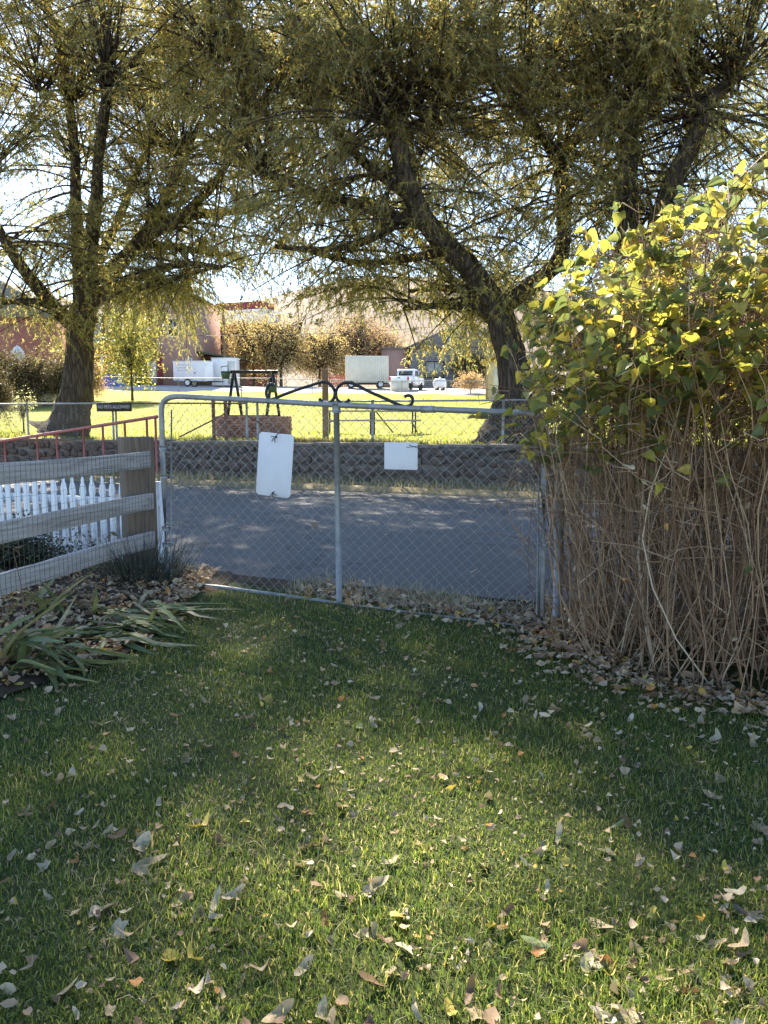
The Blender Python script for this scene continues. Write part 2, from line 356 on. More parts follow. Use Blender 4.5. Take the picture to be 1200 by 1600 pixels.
# ---------------------------------------------------------------- the lie of the land (street runs slantwise, 22 degrees)
TH = math.radians(22); S_, C_ = math.sin(TH), math.cos(TH)
def sv(s, v): return np.array([s*C_ + v*S_, -s*S_ + v*C_])      # street coordinates -> x, y
def vof(x, y): return x*S_ + y*C_
def lawn_z(x, y): return -0.045*np.clip(x, -3, 3)*np.clip((np.asarray(y)-2.5)/3, 0, 1)
def sstep(t): t = np.clip(t, 0, 1); return t*t*(3-2*t)
def park_z(x, y):
    x = np.asarray(x, float); y = np.asarray(y, float)
    z = .9 + .064*np.clip(y-27, 0, 38.5) + .08*np.clip(y-65.5, 0, 11) + .03*np.clip(y-76.5, 0, 40)
    z = z - .0126*np.clip(x, -60, 60)*np.clip((y-27)/38, 0, 1)
    h = sstep((y-112)/330)*(57 + 7*np.sin(x*.012+1) + 6*np.sin(x*.035+y*.02))
    return z + h + .05*np.sin(x*1.3+y*.7)*np.clip((y-17)/6, 0, 1)
def sheet(name, X, Y, Z, mat, **kw):
    a, b = X.shape; g = Geo().add(np.stack([X, Y, Z], -1), [gridq(a, b)])
    return solo(name, g, mat, smooth=True, **kw)
def strip(name, s0, s1, v0, v1, zf, mat, ns=60, nv=8, **kw):
    s = np.linspace(s0, s1, ns)[None]; v = np.linspace(v0, v1, nv)[:, None]
    X = s*C_ + v*S_; Y = -s*S_ + v*C_
    return sheet(name, X, Y, zf(X, Y, s+0*v, v+0*s), mat, kind='structure', **kw)
g = Geo().add([(-400,-60,-.12),(400,-60,-.12),(400,60,-.12),(-400,60,-.12)], [[(0,1,2,3)]])
solo('ground', g, M['dust'], kind='structure')
strip('lawn', -14, 14, -6, 5.62, lambda X,Y,s,v: lawn_z(X,Y), M['lawn_soil'], 90, 50)
strip('leafy_verge', -40, 40, 5.60, 6.45, lambda X,Y,s,v: lawn_z(X,Y)*(1-sstep((v-5.6)/.8)) - .035*sstep((v-5.6)/.8) - .004, M['soil'], 160, 8)
strip('road', -90, 90, 6.25, 14.2, lambda X,Y,s,v: -.03 + .05*np.sin((v-6.25)/7.95*PI), M['asphalt'], 120, 14)
strip('grass_verge', -90, 90, 14.0, 15.6, lambda X,Y,s,v: -.06 + .12*sstep((v-14)/.5), M['verge'], 120, 10)
xs = np.linspace(-110, 110, 180)[None]; tt = (np.linspace(0, 1, 90)**1.3)[:, None]
y0 = (15.86 - xs*S_)/C_; Yp = np.minimum(y0, 62) + tt*(66-np.minimum(y0, 62)); Xp = xs + 0*tt
sheet('park_lawn', Xp, Yp, park_z(Xp, Yp) - .05*(tt == 0), M['park'], kind='structure')
X, Y = np.meshgrid(np.linspace(-200, 200, 80), np.linspace(65.8, 76.5, 8)); sheet('far_street', X, Y, park_z(X, Y)+.01, M['gravel'], kind='structure')
X, Y = np.meshgrid(np.linspace(-200, 200, 60), np.linspace(76.3, 114, 14)); sheet('far_ground', X, Y, park_z(X, Y), M['dust'], kind='structure')
X, Y = np.meshgrid(np.linspace(-900, 900, 120), 113.5 + 900*np.linspace(0, 1, 60)**1.6); sheet('hill', X, Y, park_z(X, Y), M['hill'], kind='structure')

# ---------------------------------------------------------------- leaves, twigs and trees
def leaf_quads(p, d, L, W, nrm=None, rng=R):
    d = unit(d); N = len(p)
    if nrm is None: nrm = rng.normal(size=(N, 3))
    sd = unit(np.cross(d, nrm)); up = np.cross(sd, d)
    L = np.broadcast_to(L, (N,))[:, None]; W = np.broadcast_to(W, (N,))[:, None]
    b = p; t = p + d*L - up*L*.12; m = p + d*L*.45 + up*L*.03
    v = np.stack([b, m + sd*W*.5, t, m - sd*W*.5], 1)
    return v.reshape(-1,3), (np.arange(N)[:,None]*4 + np.arange(4)[None]).reshape(-1,4)
def leaf_tris(p, d, L, W, rng):
    d = unit(d); N = len(p); sd = unit(np.cross(d, rng.normal(size=(N,3))))*np.asarray(W)[:,None]*.5; b = p + d*(np.asarray(L)*.12)[:,None]
    return np.stack([b-sd, b+sd, p+d*np.asarray(L)[:,None]], 1).reshape(-1,3), np.arange(3*N).reshape(-1,3)
def curve_pts(st, d, L, droop, K):
    t = np.linspace(0, 1, K)[None, :, None]
    L = np.asarray(L)[:, None, None]; dr = np.asarray(droop)[:, None, None]
    return st[:, None] + d[:, None]*L*t + np.array([0,0,-1.])*dr*L*t*t
def on_curve(st, d, L, droop, t):
    p = st + d*(L*t)[:,None] + np.array([0,0,-1.])*(droop*L*t*t)[:,None]
    tg = unit(d + np.array([0,0,-1.])*(2*droop*t)[:,None]); return p, tg
def smooth_path(pts, rad, n=6):
    pts = np.asarray(pts, float); k = len(pts); q = np.vstack([2*pts[0]-pts[1], pts, 2*pts[-1]-pts[-2]]); out = []; rr = []
    for i in range(k-1):
        for t in np.linspace(0, 1, n, endpoint=False):
            a, b, c, d = q[i:i+4]
            out.append(.5*(2*b + (c-a)*t + (2*a-5*b+4*c-d)*t*t + (3*b-3*c+d-a)*t**3)); rr.append(rad[i]*(1-t)+rad[i+1]*t)
    out.append(pts[-1]); rr.append(rad[-1]); return np.array(out), np.array(rr)
def bark_tube(geo, pts, rad, sides=18, flare=0, rough=.10, seed=0):
    p, r = smooth_path(pts, rad); K = len(p)
    v, q = tubes(p[None], r[None], sides); v = v.reshape(K, sides, 3)
    a = np.arange(sides)*2*PI/sides; rg = np.random.default_rng(seed)
    ph = rg.uniform(0, 6.28, 6)
    k = 1 + rough*(np.sin(5*a+ph[0])[None] + .6*np.sin(9*a+ph[1])[None] + .7*np.sin(np.arange(K)[:,None]*.9+3*a[None]+ph[2])) + rough*.5*rg.normal(size=(K, sides))
    if flare:
        h = np.linspace(0, 1, K)[:,None]; k = k + flare*np.exp(-h*16)*(.45+.55*np.cos(4*a+ph[3])[None])
    v = p[:,None] + (v-p[:,None])*k[:,:,None]
    geo.add(v.reshape(-1,3), [q, [tuple((K-1)*sides+i for i in range(sides))]])
    return p, r

def willow(name, label, base, trunk, limbs, heads, nsec, ntw, leaves_per_tw, seed, zmin, upright=.55, extra=()):
    rg = np.random.default_rng(seed)
    t = thing(name, label, 'tree', base)
    gt = Geo(); bark_tube(gt, *trunk, sides=26, flare=.34, rough=.05, seed=seed); part('trunk', gt, M['bark'], t, True)
    lp = []
    for i, (pts, rad) in enumerate(limbs):
        gl = Geo(); p, r = bark_tube(gl, pts, rad, 14, 0, .07, seed+i+1); part('limb', gl, M['bark'], t, True)
        k = max(1, len(p)//4); lp.append(p[k:])
    for (pts, rad) in extra:
        gl = Geo(); p, r = bark_tube(gl, pts, rad, 10, 0, .06, seed+50); part('limb', gl, M['bark'], t, True); lp.append(p[len(p)//4:])
    lpa = np.concatenate(lp); wts = np.ones(len(lpa))/len(lpa)
    st, d, L, dr = [], [], [], []
    for (hp, n, ln) in heads:                                          # pollard heads: fans of straight whips
        dd = rg.normal(size=(n,3)); dd[:,2] = np.abs(dd[:,2])*1.2+.35; dd = unit(dd)
        st.append(np.asarray(hp)[None] + rg.normal(size=(n,3))*.12); d.append(dd); L.append(rg.uniform(.6,1.15,n)*ln); dr.append(rg.uniform(.0,.25,n)*(1.3-dd[:,2]))
    idx = rg.choice(len(lpa), nsec, p=wts)                             # side branches
    dd = rg.normal(size=(nsec,3)); dd[:,2] = dd[:,2]*.5+rg.uniform(-.1, upright, nsec); dd[:,1] = np.where(dd[:,1] < 0, dd[:,1]*.4, dd[:,1]); dd = unit(dd)
    st.append(lpa[idx]); d.append(dd); L.append(rg.uniform(1.3,4.1,nsec)); dr.append(rg.uniform(.15,.6,nsec))
    st, d, L, dr = map(np.concatenate, (st, d, L, dr))
    eb = on_curve(st, d, L, dr, np.ones(len(st)))[0]; okb = eb[:,2] > np.array([zmin(q) + .3 for q in eb]); st, d, L, dr = st[okb], d[okb], L[okb], dr[okb]
    pts = curve_pts(st, d, L, dr, 7); rr = np.linspace(1, .25, 7)[None]*(.011+.006*L)[:,None]
    gb = Geo(); gb.add(*[(lambda v, q: (v, [q]))(*tubes(pts, rr, 4))][0]); part('branches', gb, M['bark'], t, True, kind='stuff')
    N = ntw; bw = rg.lognormal(0, .75, len(st))*L; bi = rg.choice(len(st), N, p=bw/bw.sum()); tp = rg.uniform(.3, 1.0, N)**.8
    p, tg = on_curve(st[bi], d[bi], L[bi], dr[bi], tp)
    td = unit(tg*.7 + rg.normal(size=(N,3))*.55 + np.array([0,0,.1])); tl = rg.uniform(.35, 1.3, N); tdr = rg.uniform(.25, .95, N)
    ne = int(N*.07); ie = rg.integers(0, len(lpa), ne); p[:ne] = lpa[ie] + rg.normal(size=(ne,3))*.08; td[:ne] = unit(rg.normal(size=(ne,3)) + [0,0,.2])
    end = on_curve(p, td, tl, tdr, np.ones(N))[0]; ok = end[:,2] > np.array([zmin(q) for q in end])
    p, td, tl, tdr = p[ok], td[ok], tl[ok], tdr[ok]; N = len(p)
    gw = Geo(); v, q = tubes(curve_pts(p, td, tl, tdr, 3), np.array([[.006,.0045,.002]]), 3); gw.add(v, [q]); part('twigs', gw, M['twig'], t, kind='stuff')
    n = int(N*leaves_per_tw); ti = rg.integers(0, N, n); lt = rg.uniform(.08, 1.0, n)
    lpz, ltg = on_curve(p[ti], td[ti], tl[ti], tdr[ti], lt)
    ld = unit(ltg*.55 + rg.normal(size=(n,3))*.5 + np.array([0,0,-.42]))
    v, q = leaf_tris(lpz, ld, rg.uniform(.085,.15,n), rg.uniform(.017,.029,n), rg)
    yel = (rg.uniform(size=N) < np.clip((p[:,2]-6)/9, .06, .55))[ti]
    gl = Geo().add(v, [q[~yel]]); part('crown', gl, M['leaf_willow'], t, kind='stuff')
    v2 = v.reshape(-1,3,3)[yel].reshape(-1,3)
    gl = Geo().add(v2, [np.arange(len(v2)).reshape(-1,3)]); part('yellowing_foliage', gl, M['leaf_willow_yellow'], t, kind='stuff')
    return t

def pp(lst, Y):      # limb path from pixel points: (px, py, depth offset)
    return [P(a, b, Y+o) for a, b, o in lst]
# tree by the red railing
YA = 23.2
bA = P(100, 694, YA); bA[2] = .85
head = lambda px, py, Y, n, ln: (P(px, py, Y), n, ln)
willow('willow_tree', 'big leaning willow behind the red railing at the left, forked trunk', bA,
    ([bA, P(106,668,YA), P(113,640,YA), P(121,600,YA), P(124,540,YA), P(130,478,YA)], [.86,.62,.52,.43,.38,.36]),
    [(pp([(130,482,0),(124,420,.2),(119,330,.5),(117,240,.9),(110,150,1.2)], YA), [.27,.2,.16,.13,.08]),
     (pp([(131,482,0),(141,400,-.5),(150,320,-1.0),(155,240,-1.4),(165,130,-1.8)], YA), [.27,.2,.17,.13,.08]),
     (pp([(132,484,0),(175,428,0),(215,380,-.2),(242,345,-.3),(268,292,-.5),(290,230,-.6)], YA), [.28,.22,.19,.17,.14,.09]),
     (pp([(124,520,0),(60,450,-1.5),(10,380,-2.5),(-40,290,-3)], YA), [.22,.17,.13,.09]),
     (pp([(128,490,0),(150,420,2),(190,330,3.5),(230,230,4)], YA), [.22,.17,.13,.09]),
     (pp([(215,380,-.2),(280,340,-1.5),(340,280,-2.5),(390,180,-3.2)], YA), [.15,.12,.1,.07]),
     (pp([(242,345,-.3),(320,335,.6),(390,325,1.2),(440,290,1.6)], YA), [.13,.11,.09,.06]),
     (pp([(127,505,0),(85,478,-1.2),(40,470,-2),(-10,475,-2.6)], YA), [.13,.1,.08,.05]),
     (pp([(133,480,0),(185,458,-1),(235,446,-1.8),(285,432,-2.2),(345,415,-2.6)], YA), [.13,.1,.08,.06,.04]),
     (pp([(138,470,0),(215,432,-1.4),(285,412,-2.4),(345,418,-3.0)], YA), [.12,.1,.08,.05]), (pp([(215,380,-.2),(265,385,.8),(320,395,1.5),(370,400,2)], YA), [.12,.1,.08,.05]),
     (pp([(117,240,.9),(100,100,1.2),(60,-40,1.4),(40,-140,1.5)], YA), [.13,.11,.09,.06]),  # limbs rising out of view, added with their heads to shade the lawn
     (pp([(155,240,-1.4),(170,80,-1.6),(140,-60,-1.4),(120,-150,-1.2)], YA), [.13,.11,.09,.06]),
     (pp([(-40,290,-3),(-50,120,-2.4),(-30,-20,-2),(-20,-120,-1.6)], YA), [.1,.09,.07,.05])],
    [head(117,150,YA+1.2,42,3.6), head(165,130,YA-1.8,48,3.8), head(285,235,YA-.6,48,3.4), head(-40,290,YA-3,30,3.4), head(230,230,YA+4,36,3.6), head(120,250,YA+.9,24,3), head(390,180,YA-3.2,46,3.4), head(240,330,YA-.3,22,2.8), head(60,140,YA-.5,34,3.6), head(40,-140,YA+1.5,44,3.0), head(120,-150,YA-1.2,40,2.3), head(-20,-120,YA-1.6,46,3.4), head(440,290,YA+1.6,40,3.2), head(300,120,YA,44,3.4), head(120,-30,YA,34,3.2)],
    420, 10500, 31, 11, lambda q: 2.7 + .55*max(0, q[0]+6.6))
YB = 17.2
bB = P(803, 706, YB); bB[2] = .82
willow('willow_tree', 'massive willow with flared base behind the stone wall, long limb reaching left', bB,
    ([bB, P(802,683,YB), P(803,655,YB), P(806,610,YB), P(800,567,YB), P(788,523,YB), P(777,476,YB)], [1.3,.86,.60,.40,.33,.30,.29]),
    [(pp([(778,484,0),(745,432,-.2),(710,396,-.4),(672,356,-.6),(646,310,-.7),(632,268,-.7),(624,225,-.7),(622,206,-.7)], YB), [.25,.23,.22,.21,.2,.19,.19,.17]),
     (pp([(622,212,-.7),(606,190,-.8),(588,178,-.9)], YB), [.15,.12,.1]),
     (pp([(622,212,-.7),(627,185,-.7),(630,160,-.6)], YB), [.15,.13,.1]),
     (pp([(622,214,-.7),(650,200,-.6),(682,188,-.5)], YB), [.13,.11,.08]),
     (pp([(780,484,0),(840,440,.4),(876,400,.7),(880,330,.8),(876,265,.8),(872,240,.8)], YB), [.2,.18,.17,.16,.15,.14]),
     (pp([(872,245,.8),(842,210,.6),(815,180,.4)], YB), [.12,.1,.08]),
     (pp([(872,245,.8),(905,215,1),(950,195,1.2)], YB), [.12,.1,.07]),
     (pp([(790,520,0),(740,470,2),(690,420,3.4),(640,360,4.2)], YB), [.17,.14,.11,.08])],
    [head(588,178,YB-.9,44,2.7), head(630,160,YB-.6,60,2.9), head(682,188,YB-.5,44,3.2), head(815,180,YB+.4,48,3.2), head(872,240,YB+.8,28,2.8), head(950,195,YB+1.2,34,3), head(640,360,YB+4.2,34,3.2), head(750,120,YB+.5,40,3), head(480,150,YB+1.5,46,2.8), head(455,30,YB+.8,30,1.8), head(330,80,YB+1,40,2.1), head(340,-40,YB+.6,54,1.15), head(318,-120,YB+.6,40,.9), head(690,10,YB-.2,14,2.4), head(830,20,YB+.3,14,2.4), head(410,270,YB+1.2,40,2.8)],  # topmost heads at upper left, out of view, added to shade the lawn
    400, 9800, 28, 23, lambda q: (2.5 if q[0] > .4 else 3.4 + .1*max(0, -q[0])), .40,
    extra=[(pp([(646,310,-.7),(590,270,.1),(530,215,.9),(480,150,1.5)], YB), [.13,.11,.09,.07]),
           (pp([(782,500,0),(735,480,.4),(685,478,.8),(630,482,1.0)], YB), [.12,.1,.08,.05]), (pp([(776,480,0),(735,455,1.2),(690,450,2),(640,455,2.6)], YB), [.12,.1,.08,.05]),
           (pp([(650,325,-.7),(575,375,.3),(500,390,.8),(430,385,1.0)], YB), [.11,.09,.07,.05]), (pp([(700,390,-.4),(630,405,.6),(560,410,1.4),(490,395,2)], YB), [.11,.09,.07,.05]),
           (pp([(480,150,1.5),(400,115,1.2),(330,80,1)], YB), [.08,.06,.04]), (pp([(400,115,1.2),(362,40,.9),(340,-40,.6),(318,-120,.6)], YB), [.06,.05,.04,.03]),  # second limb climbs out of view to carry the added shading heads
           (pp([(480,150,1.5),(462,90,1.1),(455,30,.8)], YB), [.08,.07,.05]), (pp([(588,178,-.9),(575,120,-.4),(565,80,0)], YB), [.1,.08,.05]),
           (pp([(682,188,-.5),(690,90,-.3),(690,10,-.2)], YB), [.09,.07,.05]), (pp([(815,180,.4),(825,100,.4),(830,20,.3)], YB), [.09,.07,.05]),
           (pp([(672,356,-.6),(580,325,.4),(490,300,1.0),(410,270,1.2)], YB), [.13,.11,.09,.06])])
YC = 16.6
bC = P(1010, 712, YC); bC[2] = .82
willow('willow_tree', 'pollarded willow behind the lilac bush, two dark limbs at upper right', bC,
    ([bC, P(1008,690,YC), P(1004,640,YC), P(1002,560,YC), P(1000,470,YC)], [.7,.5,.42,.36,.33]),
    [(pp([(998,480,0),(984,400,0),(980,320,0),(981,250,0),(984,180,0),(1000,140,0)], YC), [.26,.23,.21,.2,.18,.13]),
     (pp([(984,185,0),(1010,130,.3),(1030,92,.5)], YC), [.13,.11,.08]),
     (pp([(1002,470,0),(1025,360,-.3),(1050,285,-.5),(1088,210,-.6),(1105,165,-.6),(1150,120,-.6)], YC), [.24,.2,.18,.16,.14,.09]),
     (pp([(1088,212,-.6),(1085,170,-.2),(1080,130,.1)], YC), [.1,.08,.06]),
     (pp([(1002,500,0),(1080,400,1.5),(1160,300,2.6),(1230,200,3)], YC), [.2,.16,.13,.09])],
    [head(1000,140,YC,44,3.2), head(1030,92,YC+.5,44,3), head(1150,120,YC-.6,44,3), head(1080,130,YC+.1,34,2.8), head(1230,200,YC+3,44,3.2), head(960,190,YC,24,2.6), head(1250,330,YC+1,30,3)],
    180, 4300, 26, 37, lambda q: 2.6, .5)

def blob_tree(name, label, cat, base, h, w, dpt, leafmat, n_leaf, leaf, seed, trunk_r=.12, bare=.25, group=None, low=.12, ntw=500):
    rg = np.random.default_rng(seed); base = np.asarray(base, float); t = thing(name, label, cat, base, group)
    nl = 9; gt = Geo(); c = base + [0,0,h*.3]
    bark_tube(gt, [base - [0,0,.1], base+[0,0,h*.15], c], [trunk_r*1.4, trunk_r, trunk_r*.85], 10, .3, .05, seed); part('trunk', gt, M['bark'], t, True)
    ends = []
    for i in range(nl):
        a = i*2*PI/nl + rg.uniform(-.3,.3); rr = rg.uniform(.3,.75); e = base + [math.cos(a)*w*.5*rr, math.sin(a)*dpt*.5*rr, h*rg.uniform(.55,.92)]; ends.append(e)
    st = np.repeat(c[None], nl, 0); d = np.array(ends)-c; L = np.linalg.norm(d, axis=1); d = unit(d)
    gb = Geo(); v, q = tubes(curve_pts(st, d, L, np.zeros(nl), 6), np.linspace(.75,.2,6)[None]*trunk_r, 5); gb.add(v, [q])
    N = ntw; ii = rg.integers(0, nl, N); p, _ = on_curve(st[ii], d[ii], L[ii], np.zeros(N), rg.uniform(.1,1,N))
    hd = unit(rg.normal(size=(N,3))); ph_ = rg.uniform(0,6.28,4); lump = 1+.22*np.sin(3*hd[:,:1]+ph_[0])*np.sin(4*hd[:,2:]+ph_[1])+.16*np.sin(6*hd[:,1:2]+ph_[2]+4*hd[:,:1]); hull = hd*rg.uniform(.35,1,(N,1))**.5*lump*(1+.2*rg.normal(size=(N,1))); tgt = base + [0,0,h*(.5+low/2)] + hull*np.array([w*.5, dpt*.5, h*(.5-low/2)])
    td = tgt-p; tl = np.linalg.norm(td, axis=1); td = unit(td)
    v, q = tubes(curve_pts(p, td, tl, np.zeros(N), 3), np.array([[.02,.014,.006]])*trunk_r/.12, 3); gb.add(v, [q]); part('branches', gb, M['bark'], t, True, kind='stuff')
    n = n_leaf; ii = rg.integers(0, N, n); lp, lt = on_curve(p[ii], td[ii], tl[ii], np.zeros(N)[ii], rg.uniform(bare,1.05,n)**.6)
    lp = lp + rg.normal(size=(n,3))*leaf*.9; lp[:,2] = np.maximum(lp[:,2], base[2]+.02)
    v, q = leaf_quads(lp, lt*.4+rg.normal(size=(n,3)), rg.uniform(.6,1.2,n)*leaf, rg.uniform(.35,.7,n)*leaf, None, rg)
    part('crown', Geo().add(v, [q]), leafmat, t, kind='stuff'); return t
def onpark(px, Y, dz=0):
    p = P(px, 650, Y); p[2] = park_z(p[0], p[1]) + dz; return p

# ---------------------------------------------------------------- stone retaining wall
WV0, WV1, WTOP = 15.5, 15.88, .9
o2 = sv(0, WV0); wall = thing('retaining_wall', 'long rubble stone retaining wall across the road, park lawn on top', 'wall', (o2[0], o2[1], 0))
UX = np.array([C_, -S_, 0]); UV = np.array([S_, C_, 0]); UZ = np.array([0,0,1.])
def S3(s, v, z): p = sv(s, v); return np.array([p[0], p[1], z])
g = Geo(); a, b = S3(-60, (WV0+WV1)/2+.02, .36), S3(60, (WV0+WV1)/2+.02, .36); g.obox((a+b)/2, (UX, UV, UZ), (60, .17, .51)); part('mortar_core', g, M['mortar'], wall)
gcap = Geo(); ss = np.linspace(-26, 18, 45)
for i in range(44):
    z0 = .872 + .02*math.sin(i*2.1); gcap.obox((S3(ss[i], 15.69, z0)+S3(ss[i+1], 15.69, z0))/2, (UX, UV, UZ), (.5, .215+.015*math.sin(i*1.7), .035))
part('mortar_cap', gcap, M['mortar'], wall, bevel=.015)
def stone_run(s0, s1, single):
    gj = Geo(); rows = [0, .2, .42, .62, .83]; lines = [rnd.uniform(-.03,.03) for _ in rows]
    for r in range(4):
        s = s0 + rnd.uniform(0,.2)
        while s < s1:
            w = rnd.uniform(.2,.58) if rnd.random() < .72 else rnd.uniform(.11,.2)
            zc = (rows[r]+rows[r+1])/2; hh = (rows[r+1]-rows[r])/2*rnd.uniform(.8,1.2); k = rnd.randint(5,8)
            a0 = rnd.uniform(0, 6.28); poly = []
            for i in range(k):
                an = a0 + i*2*PI/k + rnd.uniform(-.22,.22); e = 2.6
                ca, sa = math.cos(an), math.sin(an); rr = (abs(ca)**e+abs(sa)**e)**(-1/e)
                poly.append((ca*rr*w*.49*rnd.uniform(.92,1.04), sa*rr*hh*rnd.uniform(.9,1.02)))
            pr = rnd.uniform(.012,.05); tilt = (rnd.uniform(-.12,.12), rnd.uniform(-.15,.15))
            c = S3(s+w/2, WV0, zc+rnd.uniform(-.045,.045)); v = []
            for sc, dep in ((1.02, -.03), (1.0, pr*.55), (.86, pr)):
                for (px_, pz_) in poly: v.append(c + UX*px_*sc + UZ*pz_*sc - UV*(dep + (px_*tilt[0]+pz_*tilt[1] if dep > 0 else 0)))
            n = len(poly); fs = [[(i, i+n, (i+1)%n+n, (i+1)%n) for i in range(n)], [(i+n, i+2*n, (i+1)%n+2*n, (i+1)%n+n) for i in range(n)], [tuple(range(2*n, 3*n))[::-1]]]
            if single: part('stone', Geo().add(v, fs), M['stone'], wall)
            else: gj.add(v, fs)
            s += w + .012
    if not single: part('far_stones', gj, M['stone'], wall, kind='stuff')
stone_run(-18.5, 2.6, True); stone_run(-34, -18.5, False); stone_run(2.6, 16, False)

# ---------------------------------------------------------------- chain link helper
def chain_fabric(o, ux, w, z0, z1, per=.085, r=.0022, sides=4, bulge=.006):
    o = np.asarray(o, float); ux = np.asarray(ux, float); n = np.cross(ux, UZ); h = z1 - z0
    hz = per/2; K = max(2, int(round(h/hz)))+1; N = int(w/(per/2))
    zz = np.linspace(z0, z1, K); i = np.arange(N)[:,None]; k = np.arange(K)[None]
    a = (i + .5 + .5*np.where((k+i) % 2 == 0, 1, -1)) * per/2
    pts = o + a[...,None]*ux + (n*bulge*.5)*np.where((k+i) % 2 == 0, 1, -1)[...,None]; pts[..., 2] = zz[None]
    return tubes(pts, r, sides)
def fence_run(name, label, pts, hgt, zf, posts=True, rail_r=.022, post_r=.03, per=.1, wr=.0025, group=None, mat='steel', fabric=True, every=3.0):
    A, B = np.asarray(pts[0], float), np.asarray(pts[1], float)
    L = np.linalg.norm(B-A); u = (B-A)/L; z = lambda q: float(zf(q[0], q[1]))
    t = thing(name, label, 'fence', (A[0], A[1], z(A)), group)
    n = max(2, int(L/every)+1); st = [A + u*L*i/(n-1) for i in range(n)]
    for q in st:
        zz = z(q); gp = Geo().tube([(q[0],q[1],zz-.15),(q[0],q[1],zz+hgt+.03)], post_r, 8); part('post', gp, M[mat], t, True)
    gr = Geo().tube([(q[0],q[1],z(q)+hgt) for q in st], rail_r, 8); part('top_rail', gr, M[mat], t, True)
    if fabric:
        gf = Geo()
        for i in range(n-1):
            q = st[i]; zz = z(q); v, f = chain_fabric((q[0],q[1],0), (u[0],u[1],0), L/(n-1), zz+.03, zz+hgt, per, wr, 3); 
            v[:,2] += (z(st[i+1])-zz)*np.clip(((v[:,0]-q[0])*u[0]+(v[:,1]-q[1])*u[1])/(L/(n-1)), 0, 1); gf.add(v, [f])
        part('chain_link_mesh', gf, M['wire'], t)
    return t
# fence on top of the wall
FV = 16.05
fence_run('chain_link_fence', 'low chain link fence along the wall top behind the big white gate', [sv(-9.75, FV), sv(2.2, FV)], .93, lambda x,y: .9, every=2.4, per=.09, wr=.002)
fence_run('chain_link_fence', 'low chain link fence on the wall beside the leaning willow, far left', [sv(-20, FV), sv(-14.1, FV)], .93, lambda x,y: .9, every=2.95, per=.09, wr=.002)
fence_run('chain_link_fence', 'chain link fence far back between sunny park lawn and pale street', [(-36, 65.2), (24, 65.2)], 1.12, park_z, every=3.6, per=.2, wr=.004, rail_r=.03)
# park gate with notice between them
pg0, pg1 = sv(-14.0, FV), sv(-9.95, FV)
t = thing('park_gate', 'low wire gate with rusty posts in the wall-top fence, dark notice hung on it', 'gate', (pg0[0], pg0[1], .9))
for (s, nm, m) in ((-11.0, 'post', 'rust'), (-10.65, 'post', 'rust'), (-10.05, 'post', 'steel'), (-14.0, 'post', 'steel')):
    part(nm, Geo().tube([S3(s, FV, .8), S3(s, FV, 1.98 if m == 'rust' else 1.86)], .045 if m == 'rust' else .03, 8), M[m], t, True)
part('top_rail', Geo().tube([S3(-14.0, FV, 1.83), S3(-10.05, FV, 1.80)], .022, 8), M['rust'], t, True)
part('brace', Geo().tube([S3(-10.65, FV-.03, 1.55), S3(-12.0, FV-.03, .98)], .02, 6), M['rust'], t, True)
part('brace', Geo().tube([S3(-10.0, FV-.03, 1.5), S3(-8.9, FV-.03, .95)], .018, 6), M['rust'], t, True)
v, f = chain_fabric(S3(-13.95, FV, 0), UX, 3.2, .93, 1.8, .09, .002, 3); part('chain_link_mesh', Geo().add(v, [f]), M['wire'], t)
nc = PL(178, 636, S3(0, FV-.06, 0), UV)
t = thing('notice_board', 'small dark notice with pale letters on the wall-top fence beside the leaning willow', 'sign', nc)
part('board', Geo().obox(nc, (UX, UZ, UV), (.56, .115, .014)), M['sign_board'], t)
text_part('lettering', 'NO PETS ALLOWED', M['sign_text'], t, nc - UV*.017, UX, UZ, .115)

# ---------------------------------------------------------------- red ramp railing at the left
rv = 15.05
def RS(px, py): return PL(px, py, S3(0, rv, 0), UV)
ra, rb = RS(246, 651), RS(-60, 699)
t = thing('ramp_railing', 'faded red pipe railing sloping down to the left before the stone wall', 'railing', (ra[0], ra[1], 0))
part('handrail', Geo().tube([ra, ra*.5+rb*.5, rb], .04, 8), M['redpaint'], t, True)
for px in (243, 231, 200, 168, 139, 98, 67, 14, -20):
    k = (246-px)/306.; q = ra + (rb-ra)*k
    part('post', Geo().tube([(q[0],q[1],.0), (q[0],q[1],q[2]-.03)], .029, 8), M['redpaint'], t, True)

# ---------------------------------------------------------------- wishing well
wc = P(397, 690, 21.2); wc[2] = .9
well = thing('wishing_well', 'round brick wishing well with black iron frame on the park lawn', 'well', wc)
bm = Geo().box((-.11,-.055,-.031), (.11,.055,.031)).mesh('brick', M['brick'])
NB = 26; RW = .97
for c in range(9):
    for i in range(NB):
        a = (i + .5*(c % 2))*2*PI/NB; r = RW + rnd.uniform(-.015,.02)
        put('brick', bm, well, wc + [r*math.cos(a), r*math.sin(a), .035+.066*c], (rnd.uniform(-.02,.02), rnd.uniform(-.02,.02), a+PI/2+rnd.uniform(-.04,.04)))
g = Geo().lathe([(.86,0),(.955,0),(.955,.57),(.86,.57),(.86,.1),(0.001,.1)], wc, 26); part('mortar_ring', g, M['mortar'], well)
def well_P(px, py, o=0): return P(px, py, 21.2+o)
zt = well_P(397, 581)[2]; zb = wc[2]+.58
fl, fr_ = well_P(366, 600)[0], well_P(426, 600)[0]; yw = wc[1]
part('base_bar', Geo().bar((fl-.12, yw-.45, zb+.02), (fr_+.12, yw-.45, zb+.02), .06, .05), M['iron'], well)
part('base_bar', Geo().bar((fl-.12, yw+.45, zb+.02), (fr_+.12, yw+.45, zb+.02), .06, .05), M['iron'], well)
for x in (fl, fr_):
    for s in (-1, 1):
        part('frame_leg', Geo().bar((x+s*.11, yw+s*.45, zb), (x, yw+s*.05, zt), .07, .07), M['iron'], well)
